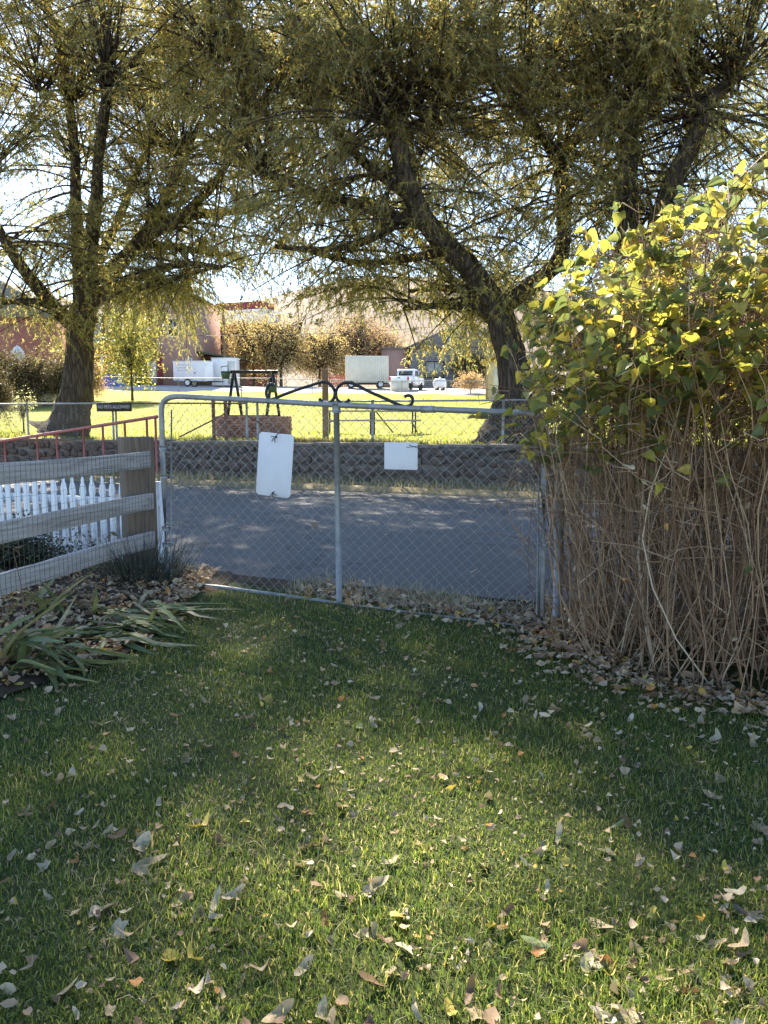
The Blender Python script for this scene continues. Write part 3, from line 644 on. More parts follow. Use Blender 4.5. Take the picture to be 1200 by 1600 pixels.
part('top_bar', Geo().tube([(fl-.1, yw, zt), (fr_+.15, yw, zt)], .045, 8), M['iron'], well, True)
part('crank', Geo().tube([(fl-.1,yw,zt),(fl-.16,yw,zt+.02),(fl-.16,yw-.02,zt+.16),(fl-.34,yw-.02,zt+.13),(fl-.34,yw-.02,zt+.02)], .014, 6), M['iron'], well, True)
part('bucket', Geo().lathe([(.001,0),(.10,0),(.13,.2),(.12,.2),(.09,.02)], (fl-.22, yw-.05, zt-.19), 12), M['greenpaint'], well, True)
part('bucket', Geo().lathe([(.001,0),(.11,0),(.13,.26),(.12,.26),(.1,.02)], (fr_+.02, yw-.2, zt-.56), 12), M['greenpaint'], well, True)
part('rope', Geo().tube([(fl+.18, yw, zt), (fl+.2, yw, zb)], .012, 5), M['wood_brown'], well)

# ---------------------------------------------------------------- timber post and picnic table on the park lawn
q = P(509, 690, 21.0); zt2 = P(505, 577, 21.0)[2]
g = Geo().box((q[0]-.08, q[1]-.08, .8), (q[0]+.08, q[1]+.08, zt2)); solo('timber_post', g, M['wood_brown'], 'square brown timber post on the park lawn behind the gate centre', 'post', bevel=.01)
YT = 25.6
ta, tb = onpark(512, YT), onpark(656, YT); zg = ta[2]
pt = thing('picnic_table', 'long wooden picnic table with metal legs on the sunny park lawn', 'table', ((ta[0]+tb[0])/2, YT, zg))
for i in range(4): part('top_plank', Geo().box((ta[0], YT-.36+i*.185, zg+.72), (tb[0], YT-.36+i*.185+.175, zg+.775)), M['wood_grey'], pt)
for sy in (-.78, .56): part('bench_plank', Geo().box((ta[0], YT+sy, zg+.42), (tb[0], YT+sy+.24, zg+.47)), M['wood_grey'], pt)
for px in (519, 582, 647):
    x = onpark(px, YT)[0]
    for sy in (-.30, .30): part('leg', Geo().bar((x+.06*sy/.3, YT+sy*1.1, zg-.02), (x+.06*sy/.3, YT+sy, zg+.73), .05, .05), M['iron'], pt)
    part('cross_bar', Geo().bar((x, YT-.75, zg+.41), (x, YT+.78, zg+.41), .04, .04), M['iron'], pt)
part('diagonal_brace', Geo().bar((onpark(588,YT)[0], YT-.1, zg+.72), (onpark(614,YT)[0], YT-.1, zg+.05), .05, .04), M['iron'], pt)
part('diagonal_brace', Geo().bar((onpark(642,YT)[0], YT-.1, zg+.45), (onpark(652,YT)[0], YT-.1, zg+.05), .04, .04), M['iron'], pt)

# ---------------------------------------------------------------- across the far street
def frame_at(px, Y, yaw):                      # local frame on the far ground
    b = onpark(px, Y); c, s = math.cos(yaw), math.sin(yaw)
    return b, np.array([c, s, 0]), np.array([-s, c, 0])
def lbox(b, ux, uy, lo, hi):
    lo = np.asarray(lo, float); hi = np.asarray(hi, float); m = (lo+hi)/2; return Geo().obox(b + ux*m[0] + uy*m[1] + UZ*m[2], (ux, uy, UZ), (hi-lo)/2)
def wheel(b, ux, uy, x, y, r, w, parent):
    c = b + ux*x + uy*y + UZ*r; a = np.linspace(0, 2*PI, 17)[:-1]
    def ring(prof, mat, nm, par):
        v = np.concatenate([c + uy*d + (np.cos(a)[:,None]*ux + np.sin(a)[:,None]*UZ)*rr for rr, d in prof]); return part(nm, Geo().add(v, [gridq(len(prof), 16, True)]), mat, par, True)
    wh = ring([(r*.62,-w/2),(r*.93,-w/2),(r,-w/3),(r,w/3),(r*.93,w/2),(r*.62,w/2)], M['rubber'], 'wheel', parent)
    ring([(.01,-w*.32),(r*.25,-w*.36),(r*.55,-w*.2),(r*.66,-w*.5)], M['white_metal'], 'rim', wh); return wh
# cargo trailer
b, ux, uy = frame_at(306, 73.5, math.radians(-8))
t = thing('cargo_trailer', 'small white enclosed cargo trailer parked across the far street', 'trailer', b)
g = Geo().prism([(-1.75,-.85),(1.35,-.85),(1.85,0),(1.35,.85),(-1.75,.85)], b+UZ*.5, ux, uy, 1.82); part('body', g, M['white_metal'], t, bevel=.05)
part('roof_trim', Geo().prism([(-1.79,-.89),(1.37,-.89),(1.9,0),(1.37,.89),(-1.79,.89)], b+UZ*2.31, ux, uy, .06), M['white_metal'], t)
d = part('door', lbox(b, ux, uy, (.28,-.885,.62), (.95,-.855,2.1)), M['white_metal'], t, bevel=.01)
part('handle', lbox(b, ux, uy, (.33,-.91,1.2), (.42,-.885,1.32)), M['iron'], d)
part('lower_trim', lbox(b, ux, uy, (-1.77,-.875,.5), (1.36,-.852,.66)), M['chrome'], t)
part('fender', lbox(b, ux, uy, (-.75,-.99,.78), (.05,-.856,.86)), M['white_metal'], t, bevel=.02)
wheel(b, ux, uy, -.35, -.87, .36, .2, t); wheel(b, ux, uy, -.35, .87, .36, .2, t)
part('tongue', Geo().bar(b+ux*1.3-uy*.5+UZ*.48, b+ux*2.9+UZ*.48, .08, .09).bar(b+ux*1.3+uy*.5+UZ*.48, b+ux*2.9+UZ*.48, .08, .09), M['iron'], t)
part('jack', Geo().tube([b+ux*2.75+UZ*.05, b+ux*2.75+UZ*.9], .04, 8), M['iron'], t)
g = Geo()
for r_, (x0, x1, z0) in enumerate(((-1.5,-.2,1.95),(-1.45,-.1,1.68),(-1.3,-.35,1.45))):
    x = x0
    while x < x1:
        w_ = rnd.uniform(.05,.16); m_ = lbox(b, ux, uy, (x,-.856,z0), (x+w_,-.852,z0+rnd.uniform(.05,.13))); g.add(m_.v[0], m_.f); x += w_+rnd.uniform(.02,.07)
part('faded_lettering', g, m_plain('faded_print', (.50,.47,.42), .6, .1, 5), t)
# white storage box
b, ux, uy = frame_at(355, 75.5, 0)
t = thing('storage_shed', 'plain white square storage shed to the right of the cargo trailer', 'shed', b)
part('body', lbox(b, ux, uy, (-1.2,-.9,0), (1.15,.9,2.55)), M['white_metal'], t, bevel=.03); part('lid', lbox(b, ux, uy, (-1.25,-.95,2.552), (1.2,.95,2.62)), M['white_metal'], t)
part('door', lbox(b, ux, uy, (.35,-.93,.1), (1.05,-.903,2.3)), M['cream'], t)
# box trailer with ribs
b, ux, uy = frame_at(573, 75, math.radians(3))
t = thing('box_trailer', 'cream ribbed box trailer beside the white pickup truck', 'trailer', b)
part('body', lbox(b, ux, uy, (-2.05,-1.1,.5), (2.05,1.1,3.0)), M['cream'], t, bevel=.03)
for i in range(22): part('rib', lbox(b, ux, uy, (-1.98+i*.186,-1.13,.55), (-1.92+i*.186,-1.103,2.95)), M['cream'], t)
part('chassis', lbox(b, ux, uy, (-2.0,-.8,.36), (2.0,.8,.498)), M['iron'], t)
for x in (-1.5, 1.3): wheel(b, ux, uy, x, -1.0, .36, .22, t); wheel(b, ux, uy, x, 1.0, .36, .22, t)
# pickup truck, seen from behind and its right side
b, ux, uy = frame_at(636, 72.5, math.radians(72))           # ux = forward
t = thing('pickup_truck', 'white pickup truck seen from behind, parked across the far street', 'truck', b)
zc_ = 1.02
part('bed', lbox(b, ux, uy, (-2.6,-.93,.55), (-.55,.93,1.15)), M['car_white'], t, bevel=.05)
bd = part('bed_floor_gap', lbox(b, ux, uy, (-2.5,-.82,1.1), (-.65,.82,1.156)), M['iron'], t)
part('hood', lbox(b, ux, uy, (1.15,-.92,.55), (2.75,.92,1.22)), M['car_white'], t, bevel=.12)
part('door_panel', lbox(b, ux, uy, (-.548,-.94,.5), (1.15,.94,1.2)), M['car_white'], t, bevel=.04)
cab = Geo().prism([(-.5,1.2),(1.2,1.2),(.72,1.86),(.45,1.92),(-.3,1.92),(-.45,1.86)], b+uy*.84, ux, UZ, 1.68); part('cab', cab, M['car_white'], t, bevel=.05)
part('rear_window', Geo().obox(b - ux*.487 + UZ*1.53, (uy, UZ, ux), (.66,.2,.012)), M['glass'], t)
for s in (-1, 1):
    part('side_window', Geo().prism([(-.36,1.27),(.25,1.27),(.25,1.78),(-.3,1.78)], b+uy*(s*.842)+uy*(.004), ux, UZ, .008), M['glass'], t)
    part('side_window', Geo().prism([(.31,1.27),(1.0,1.27),(.62,1.78),(.31,1.78)], b+uy*(s*.842)+uy*(.004), ux, UZ, .008), M['glass'], t)
    part('tail_light', lbox(b, ux, uy, (-2.63,s*.86-.07,.75), (-2.59,s*.86+.07,1.1)), M['redlens'], t)
    part('side_mirror', lbox(b, ux, uy, (.85,s*1.04-.1,1.2), (.93,s*1.04+.1,1.4)), M['iron'], t)
    for x in (-1.65, 1.75): wheel(b, ux, -uy if s < 0 else uy, x, .82 if s > 0 else .82, .39, .24, t)
tg_ = part('tailgate', lbox(b, ux, uy, (-2.64,-.76,.62), (-2.602,.76,1.13)), M['car_white'], t, bevel=.015)
part('handle', lbox(b, ux, uy, (-2.655,-.12,.98), (-2.642,.12,1.06)), M['iron'], tg_)
part('rear_bumper', lbox(b, ux, uy, (-2.82,-.9,.42), (-2.62,.9,.6)), M['chrome'], t, bevel=.03)
part('windscreen', Geo().obox(b + ux*.985 + UZ*1.53, (uy, ux*-.59+UZ*.81, ux*.81+UZ*.59), (.72,.34,.012)), M['glass'], t)
# low box in front of it
b, ux, uy = frame_at(624, 69.5, math.radians(5))
t = thing('utility_box', 'pale yellow low utility box in front of the white pickup truck', 'box', b)
part('body', lbox(b, ux, uy, (-.78,-.45,.0), (.78,.45,.9)), M['cream'], t, bevel=.03); part('lid', lbox(b, ux, uy, (-.82,-.5,.902), (.82,.5,.97)), M['cream'], t, bevel=.02)
for x in (-.4, .4): part('door', lbox(b, ux, uy, (x-.35,-.475,.08), (x+.35,-.452,.84)), M['cream'], t)
# rounded white tanks
def tank(px, Y, r, L, label, yaw):
    b, ux, uy = frame_at(px, Y, yaw); t = thing('gas_tank', label, 'tank', b)
    prof = [(.01,-L/2-r*.5),(r*.55,-L/2-r*.4),(r*.88,-L/2-r*.18),(r,-L/2),(r,L/2),(r*.88,L/2+r*.18),(r*.55,L/2+r*.4),(.01,L/2+r*.5)]
    a = np.linspace(0, 2*PI, 19)[:-1]; c = b + UZ*(r+.18)
    v = np.concatenate([c + ux*d + (np.cos(a)[:,None]*uy + np.sin(a)[:,None]*UZ)*rr for rr, d in prof]); part('shell', Geo().add(v, [gridq(len(prof), 18, True)]), M['white_metal'], t, True)
    for s in (-1, 1): part('foot', lbox(b, ux, uy, (s*L*.35-.06,-r*.6,0), (s*L*.35+.06,r*.6,.28)), M['iron'], t)
    part('valve_dome', Geo().lathe([(.12,0),(.12,.1),(.08,.16),(.001,.18)], c+UZ*(r-.02), 10), M['white_metal'], t, True)
tank(687, 72, .45, .9, 'white rounded gas tank right of the pickup truck', .5)
tank(72, 44.0, .42, .8, 'white rounded tank in the shade beneath the left hedge', 1.2)
# blue tarp heap
b, ux, uy = frame_at(178, 72, 0); g = Geo(); a = np.linspace(0, 2*PI, 21)[:-1]
prof = [(1.0,0),(1.02,.35),(.96,.75),(.86,.98),(.5,1.08),(.01,1.1)]
v = np.concatenate([np.stack([b[0]+1.1*r_*np.sign(np.cos(a))*np.abs(np.cos(a))**.5*(1+.05*np.sin(5*a+z_*4)), b[1]+.7*r_*np.sign(np.sin(a))*np.abs(np.sin(a))**.5, b[2]+z_*(1+.08*np.sin(3*a))], -1) for r_, z_ in prof])
solo('tarp_heap', Geo().add(v, [gridq(6, 20, True)]), M['blue'], 'blue tarp covered heap behind the far fence, near the brick house', 'tarp', smooth=True)

def window(b, ux, uy, x0, x1, z0, z1, y, parent, glass='glass', trim='whitetrim', bars=1, fw=.09, name='window'):
    f = Geo()
    for (lo, hi) in (((x0-fw,y-.07,z0-fw),(x1+fw,y-.02,z0)), ((x0-fw,y-.07,z1),(x1+fw,y-.02,z1+fw)), ((x0-fw,y-.07,z0),(x0,y-.02,z1)), ((x1,y-.07,z0),(x1+fw,y-.02,z1))):
        m_ = lbox(b, ux, uy, lo, hi); f.add(m_.v[0], m_.f)
    for i in range(bars): xm = x0+(x1-x0)*(i+1)/(bars+1); m_ = lbox(b, ux, uy, (xm-.03,y-.06,z0), (xm+.03,y-.025,z1)); f.add(m_.v[0], m_.f)
    w = part(name, f, M[trim], parent); part('pane', lbox(b, ux, uy, (x0,y-.035,z0), (x1,y-.012,z1)), M[glass], w)
    return w
# pink brick house with porch and lean-to
b, ux, uy = frame_at(236, 80, math.radians(-6))
H1 = 8.8
t = thing('brick_house', 'two storey pink brick house with porch behind the cargo trailer', 'house', b)
part('wall', lbox(b, ux, uy, (-4.6,0,-.5), (4.7,9,H1)), M['brick_pink'], t)
rf = part('roof', Geo().prism([(-5.0,0),(5.1,0),(0.05,2.6)], b-uy*.4+UZ*(H1+.01)+uy*9.8, ux, UZ, 9.8), M['roof_grey'], t); part('chimney', lbox(b, ux, uy, (2.2,4,H1), (3.0,4.8,H1+3.2)), M['brick_red'], rf)
window(b, ux, uy, 3.95, 4.5, .9, 2.6, 0, t, 'glass_pale'); window(b, ux, uy, -4.1, -3.2, 4.6, 6.4, 0, t); window(b, ux, uy, -1.3, -.3, 4.6, 6.4, 0, t); window(b, ux, uy, 2.2, 3.2, 4.9, 6.6, 0, t)
d = part('door', lbox(b, ux, uy, (-.15,-.06,.2), (.75,-.01,2.4)), M['white_metal'], t); part('handle', lbox(b, ux, uy, (.6,-.1,1.2), (.68,-.062,1.3)), M['iron'], d)
window(b, ux, uy, -3.6, -2.8, .3, 2.3, 0, t, 'glass', 'whitetrim', 0)
part('corner_board', lbox(b, ux, uy, (.95,-.08,-.2), (1.45,-.01,3.2)), M['darkred'], t)
part('porch_floor', lbox(b, ux, uy, (-6.6,-1.9,-.4), (.8,-.02,.18)), M['plank_brown'], t)
part('balcony', lbox(b, ux, uy, (-6.7,-1.95,3.0), (.85,-.03,4.2)), M['darkred'], t); part('balcony_trim', lbox(b, ux, uy, (-6.75,-2.0,2.8), (.9,-.04,2.995)), M['tan_trim'], t)
part('porch_roof', lbox(b, ux, uy, (-6.8,-2.1,6.8), (.95,-.03,7.0)), M['roof_grey'], t)
for x in (-6.5, -4.2, -1.8, .65):
    part('column', lbox(b, ux, uy, (x-.09,-1.85,.182), (x+.09,-1.67,2.79)), M['whitetrim'], t); part('column', lbox(b, ux, uy, (x-.07,-1.85,4.202), (x+.07,-1.69,6.79)), M['whitetrim'], t)
part('wing_wall', lbox(b, ux, uy, (-7.5,.01,-.4), (-4.62,7,7.0)), M['plank_brown'], t)
window(b, ux, uy, -6.3, -5.3, 4.5, 6.2, 0, t, 'glass_pale'); window(b, ux, uy, -6.2, -5.4, .3, 2.3, 0, t, 'glass', 'whitetrim', 0)
b2, ux, uy = frame_at(334, 81, math.radians(-4))
t = thing('lean_to', 'brown lean-to shed with sloping green roof on the brick house side', 'shed', b2)
part('wall', lbox(b2, ux, uy, (-1.75,0,-.4), (2.6,4,2.6)), M['plank_brown'], t); window(b2, ux, uy, .1, 1.3, 1.5, 2.3, 0, t, 'glass_pale', 'whitetrim', 1)
part('roof', Geo().prism([(-1.9,3.35),(3.3,2.65),(3.3,2.80),(-1.9,3.55)], b2+uy*4.3, ux, UZ, 4.9), M['roof_green'], t)
# red brick house with pointed window, left
b, ux, uy = frame_at(22, 58, math.radians(4))
t = thing('brick_house', 'red brick house with white pointed-arch window behind the left hedge', 'house', b)
part('wall', lbox(b, ux, uy, (-6,0,-.5), (2.6,7,5.6)), M['brick_red'], t); part('roof', Geo().prism([(-6.5,0),(3.1,0),(-1.7,3.4)], b-uy*.4+UZ*5.61+uy*7.8, ux, UZ, 7.8), M['roof_grey'], t)
arch = [(-.45,0),(.45,0),(.45,1.0),(.36,1.35),(.2,1.6),(0,1.78),(-.2,1.6),(-.36,1.35),(-.45,1.0)]
w = part('pointed_window', Geo().prism([(x*1.25, z*1.06-.04) for x, z in arch], b+ux*.55+UZ*1.75-uy*.12+uy*.11, ux, UZ, .1), M['whitetrim'], t)
part('pane', Geo().prism([(x*.78, z*.86+.1) for x, z in arch], b+ux*.55+UZ*1.75-uy*.1, ux, UZ, .03), M['glass_pale'], w)
part('mullion', lbox(b, ux, uy, (.51,-.16,1.8), (.59,-.132,3.35)), M['whitetrim'], w)
# grey sided house behind pickup with brick end
b, ux, uy = frame_at(700, 88, 0)
t = thing('grey_house', 'grey sided house with dark framed window behind the pickup truck', 'house', b)
part('wall', lbox(b, ux, uy, (-4.3,0,-.6), (8,8,4.6)), M['grey_siding'], t)
for i in range(23): part('siding_board', lbox(b, ux, uy, (-4.28,-.03,-.5+i*.22), (7.98,-.004,-.5+i*.22+.2)), M['grey_siding'], t)
part('roof', Geo().prism([(-4.8,0),(8.5,0),(1.9,3.0)], b-uy*.5+UZ*4.61+uy*8.9, ux, UZ, 8.9), M['roof_grey'], t)
window(b, ux, uy, -2.6, -.6, 1.3, 3.0, -.03, t, 'glass_pale', 'iron', 1); window(b, ux, uy, 3.2, 4.6, 1.3, 2.9, -.03, t, 'glass', 'whitetrim', 1)
part('meter_box', lbox(b, ux, uy, (-3.8,-.18,1.2), (-3.3,-.035,2.0)), M['white_metal'], t)
b, ux, uy = frame_at(618, 89, 0)
t = thing('brick_outbuilding', 'small red brick outbuilding left of the grey sided house', 'building', b)
part('wall', lbox(b, ux, uy, (-1.6,0,-.5), (1.7,5,4.4)), M['brick_pink'], t); part('roof', lbox(b, ux, uy, (-1.8,-.2,4.402), (1.9,5.2,4.6)), M['roof_grey'], t); part('drain_pipe', Geo().tube([b+ux*1.5-uy*.08, b+ux*1.5-uy*.08+UZ*4.3], .05, 8), M['iron'], t)
# tan shed near the big willow
b, ux, uy = frame_at(783, 57, math.radians(-12))
t = thing('tan_shed', 'tan boarded shed with low gable beside the massive willow trunk', 'shed', b)
part('wall', lbox(b, ux, uy, (-1.15,0,-.1), (1.6,2.4,2.6)), M['tan_board'], t, bevel=.01)
for x in (-1.17, 1.5): part('corner_board', lbox(b, ux, uy, (x,-.04,-.1), (x+.14,-.004,2.6)), M['tan_trim'], t)
part('side_panel', lbox(b, ux, uy, (-.6,-.03,.1), (1.3,-.004,2.4)), M['cream'], t)
part('roof', Geo().prism([(-1.6,2.55),(.2,3.25),(2.05,2.55),(2.05,2.7),(.2,3.42),(-1.6,2.7)], b+uy*2.7, ux, UZ, 3.1), M['tan_trim'], t)
part('gable', Geo().prism([(-1.14,2.602),(1.59,2.602),(.2,3.14)], b+uy*.06, ux, UZ, .05), M['tan_board'], t)
# dark red building with white cornice up the hillside
b, ux, uy = frame_at(385, 118, math.radians(-22)); b = b - UZ*1
t = thing('cornice_building', 'dark red building with white bracketed cornice beyond the tan trees', 'building', b)
Hb = P(385, 507, 118)[2]-b[2]
part('wall', lbox(b, ux, uy, (-5,0,-1), (3.2,4,Hb)), M['darkred'], t)
cn = part('cornice', lbox(b, ux, uy, (-5.4,-.5,Hb), (3.6,4.4,Hb+1.7)), M['whitetrim'], t)
for i in range(8): part('bracket', lbox(b, ux, uy, (-4.6+i*1.0,-.62,Hb+.25), (-4.32+i*1.0,-.502,Hb+1.1)), M['whitetrim'], cn)
part('cornice_lip', lbox(b, ux, uy, (-5.8,-.9,Hb+1.702), (4.0,4.8,Hb+2.05)), M['whitetrim'], t)
part('parapet', lbox(b, ux, uy, (-5.0,-.1,Hb+2.052), (3.0,3.8,Hb+3.3)), M['darkred'], t)
for x in (-3.4, -.8, 1.8): window(b, ux, uy, x-.5, x+.5, Hb-3.6, Hb-1.4, 0, t)
# red picket fence, utility pole, wires
a_, b_ = onpark(506, 78), onpark(545, 78)
t = thing('red_picket_fence', 'low red picket fence left of the cream box trailer', 'fence', a_)
n = 14
for i in range(n):
    q = a_ + (b_-a_)*i/(n-1); part('picket', Geo().prism([(-.06,0),(.06,0),(.06,1.2),(0,1.35),(-.06,1.2)], q, (1,0,0), UZ, .025), M['redfence'], t)
for z_ in (.35, .95): part('rail', Geo().bar(a_+UZ*z_+[0,.03,0], b_+UZ*z_+[0,.03,0], .04, .09), M['redfence'], t)
def pole(px, Y, h, label, r=.15):
    b = onpark(px, Y); t = thing('utility_pole', label, 'pole', b); part('shaft', Geo().tube([b-UZ*.5, b+UZ*h], [r, r*.75], 10), M['wood_brown'], t, True)
    part('cross_arm', Geo().bar(b+UZ*(h-.5)-[1.1,.0,0]-[0,.17,0], b+UZ*(h-.5)+[1.1,0,0]-[0,.17,0], .1, .12), M['wood_brown'], t)
    for x in (-.95,-.4,.4,.95): part('insulator', Geo().lathe([(.05,0),(.06,.08),(.03,.14),(.001,.15)], b+UZ*(h-.44)+[x,-.17,0], 8), M['glass'], t, True)
    return b + UZ*(h-.44)
tp1 = pole(353, 79, 8.3, 'wooden utility pole rising behind the white storage shed')
def wire(a, b, label, sag=.6, r=.022):
    k = np.linspace(0, 1, 14)[:,None]; p = np.asarray(a)*(1-k)+np.asarray(b)*k - UZ*(sag*4*k*(1-k)); solo('power_line', Geo().tube(p, r, 5), M['iron'], label, 'power line', smooth=True)
wire(P(200, 522, 75), P(720, 507, 76), 'thin black power line strung above the tan trees', .5)

# far trees, hedges, shrubs
for i, (px, Y, h, w, m, lab) in enumerate([
    (440, 82, 8.2, 9, 'leaf_tan', 'broad tan autumn tree right of the utility pole'),
    (500, 86, 6.6, 9, 'leaf_tan', 'tan autumn tree behind the timber post'),
    (398, 88, 8.5, 8, 'leaf_tan', 'taller thin tan tree below the cornice building'),
    (555, 92, 9.4, 10, 'leaf_rust', 'rusty tan tree rising behind the cream box trailer'),
    (600, 97, 8.5, 7.0, 'leaf_rust', 'rusty autumn tree above the brick outbuilding'),
    (338, 93, 9.0, 6.0, 'leaf_rust', 'sparse rusty tree between brick house and utility pole'),
    (735, 84, 4.2, 5.0, 'leaf_hedge', 'dull brown bushy tree before the grey house')]):
    blob_tree('autumn_tree', lab, 'tree', onpark(px, Y), h, w, w*.9, M[m], 11000, .19, 60+i, .14, .1, 'autumn trees across the far street', .0, 900)
blob_tree('dry_shrub', 'dry tan shrub by the far fence left of the tan shed', 'shrub', onpark(735, 67.6), 1.9, 2.9, 2.4, M['leaf_rust'], 3500, .13, 81, .05, .2, None, .02, 250)
blob_tree('yellow_sapling', 'bright yellow green sapling in front of the brick house', 'tree', onpark(208, 50), 6.3, 5.0, 3.6, M['leaf_lilac'], 6500, .17, 82, .06, .2, None, .06, 260)
for i, (px, Y, h, w, lab) in enumerate([(12, 43, 3.1, 3.4, 'brown hedge bush at the left edge of the park'), (42, 42.5, 2.9, 3.2, 'brown green hedge bush below the pointed window'), (78, 44.5, 2.9, 3.2, 'brown hedge bush above the shaded white tank'), (108, 43, 2.8, 3.0, 'brown hedge bush hidden partly by the leaning willow trunk')]):
    blob_tree('hedge_bush', lab, 'hedge', onpark(px, Y), h, w, 2.6, M['leaf_hedge'], 8500, .11, 90+i, .07, .1, 'hedge across the park', .02, 500)
blob_tree('dry_shrub', 'rusty rounded shrub right of the leaning willow trunk', 'shrub', onpark(147, 50), 2.7, 2.1, 2.0, M['leaf_rust'], 4200, .11, 97, .05, .1, None, .02, 300)
blob_tree('dry_shrub', 'brown twiggy shrub above the railing at the far left edge', 'shrub', onpark(-6, 25.5), 2.3, 1.6, 1.6, M['leaf_hedge'], 3800, .07, 98, .04, .1, None, .02, 350)
blob_tree('dry_shrub', 'pale leaved slender shrub behind the red railing, far left', 'shrub', onpark(36, 25), 1.5, .75, .75, M['leaf_pale'], 520, .06, 99, .025, .2, None, .1, 120)
blob_tree('yard_bush', 'dark olive bush under the porch at the brick house', 'shrub', onpark(220, 74), 2.0, 3.0, 2.0, M['leaf_hedge'], 2600, .15, 101, .05, .1, None, .02, 200)
# scrub on the hill
rg = np.random.default_rng(3); n = 260; hx = rg.uniform(-160, 120, n); hy = rg.uniform(135, 420, n); hz = park_z(hx, hy)
k = 26; c = np.repeat(np.stack([hx, hy, hz+.6], -1), k, 0); sz = np.repeat(rg.uniform(.7,2.0,n), k)
v, q = leaf_quads(c + rg.normal(size=(n*k,3))*sz[:,None]*.5*[1,1,.6], rg.normal(size=(n*k,3)), sz*.7, sz*.5, None, rg)
solo('hill_scrub', Geo().add(v, [q]), M['leaf_dark'], 'scattered dark scrub on the dry hillside', 'scrub', kind='stuff')

# ---------------------------------------------------------------- grass (stuff)
def blades(x, y, z, h, w, lean, rng, K=1):
    N = len(x); a = rng.uniform(0, 2*PI, N); b = rng.uniform(0, 2*PI, N); ln = rng.uniform(.1, 1, N)*lean
    sd = np.stack([np.cos(a), np.sin(a), 0*a], -1)*w[:,None]*.5; ld = np.stack([np.cos(b), np.sin(b), 0*b], -1)*(ln*h)[:,None]
    p = np.stack([x,y,z], -1); m = p + ld*.35 + UZ*(h*.6)[:,None]; t = p + ld + UZ*(h*np.clip(1-.35*ln, .3, 1))[:,None]
    v = np.stack([p-sd, p+sd, m+sd*.75, m-sd*.75, t], 1).reshape(-1,3); i = np.arange(N)[:,None]*5
    return v, [i + np.array([[0,1,2,3]]), i + np.array([[3,2,4]])]
def in_bed(x, y): return (x < -1.35 - .33*np.clip(5.6-y, 0, 3) + .12*np.sin(y*3)) & (y > 3.4)
BC = np.array([2.75, 5.15])
def in_bush(x, y, k=1.0): return ((x-BC[0])/1.62)**2 + ((y-BC[1])/1.42)**2 < k
rg = np.random.default_rng(21)
N = 225000
yy = 1.15 + 5.2*rg.uniform(size=N)**1.45; xx = rg.uniform(-1, 1, N)*(.35+.62*yy)
keep = (vof(xx, yy) < 5.5+.12*np.sin(xx*6)) & ~in_bed(xx, yy) & ~in_bush(xx, yy, .95)
edge = np.clip((5.5-vof(xx,yy))/.7, 0, 1); keep &= rg.uniform(size=N) < .25+.75*edge
pn = np.sin(xx*3.1+1)*np.sin(yy*2.7)+.6*np.sin(xx*7.3+yy*5.1)
keep &= rg.uniform(size=N) < .80+.18*pn
xx, yy = xx[keep], yy[keep]; hh = rg.uniform(.018,.046,len(xx))*(1+.2*np.sin(xx*2.3+yy*3.7)); ww = rg.uniform(.0019,.0036,len(xx))*(1+.12*yy)
hh = hh*np.where(rg.uniform(size=len(xx)) < .06, 1.6, 1)
pd = np.sin(xx*1.9+2.2*np.sin(yy*1.3))*np.sin(yy*2.3+1.1*xx)+.5*np.sin(xx*9+yy*7); dry = rg.uniform(size=len(xx)) < np.clip(.06+.15*pd, .015, .38)
v, fs = blades(xx[dry], yy[dry], lawn_z(xx[dry],yy[dry])-.004, hh[dry]*.85, ww[dry], 1.6, rg)
solo('lawn_thatch', Geo().add(v, fs), M['grass_dry'], 'dry straw coloured thatch among the lawn grass', 'grass', kind='stuff')
xx, yy, hh, ww = xx[~dry], yy[~dry], hh[~dry], ww[~dry]
v, fs = blades(xx, yy, lawn_z(xx,yy)-.004, hh, ww, 1.1, rg)
solo('lawn_grass', Geo().add(v, fs), M['grass'], 'short green lawn grass in the foreground', 'grass', kind='stuff')
N = 30000; s = rg.uniform(-26, 22, N); vv_ = 15.95 + 44*rg.uniform(size=N)**1.8; xy = np.stack([s*C_+vv_*S_, -s*S_+vv_*C_], -1)
k = (xy[:,1] < 60); xy = xy[k]; N = len(xy)
v, fs = blades(xy[:,0], xy[:,1], park_z(xy[:,0], xy[:,1])-.01, rg.uniform(.03,.08,N)*(1+.02*xy[:,1]), rg.uniform(.012,.024,N)*(1+.035*xy[:,1]), 1.0, rg)
solo('park_grass', Geo().add(v, fs), M['grass_park'], 'sunlit yellow green park grass', 'grass', kind='stuff')
N = 16000; s = rg.uniform(-22, 10, N); vv_ = 14.0 + 1.45*rg.beta(1.3, 1.0, N); cl = np.sin(s*2.1)+np.sin(s*5.3+1)*.7; k = rg.uniform(size=N) < .6+.25*cl; s, vv_ = s[k], vv_[k]; N = len(s)
v, fs = blades(s*C_+vv_*S_, -s*S_+vv_*C_, -.06 + .12*sstep((vv_-14)/.5), rg.uniform(.05,.24,N)*np.clip((vv_-13.8), .3, 1), rg.uniform(.008,.016,N), .9, rg)
solo('verge_grass', Geo().add(v, fs), M['grass_dry'], 'dry straw coloured grass at the foot of the stone wall', 'grass', kind='stuff')
N = 2600; s = np.concatenate([rg.uniform(-20, 6, 1500), rg.normal(-8.0, 1.2, 1100)]); vv_ = rg.uniform(15.86, 16.1, N)
v, fs = blades(s*C_+vv_*S_, -s*S_+vv_*C_, np.full(N,.88), rg.uniform(.04,.20,N), rg.uniform(.01,.018,N), 1.2, rg)
solo('wall_top_weeds', Geo().add(v, fs), M['leaf_hedge'], 'brown green weeds along the top of the stone wall', 'weeds', kind='stuff')
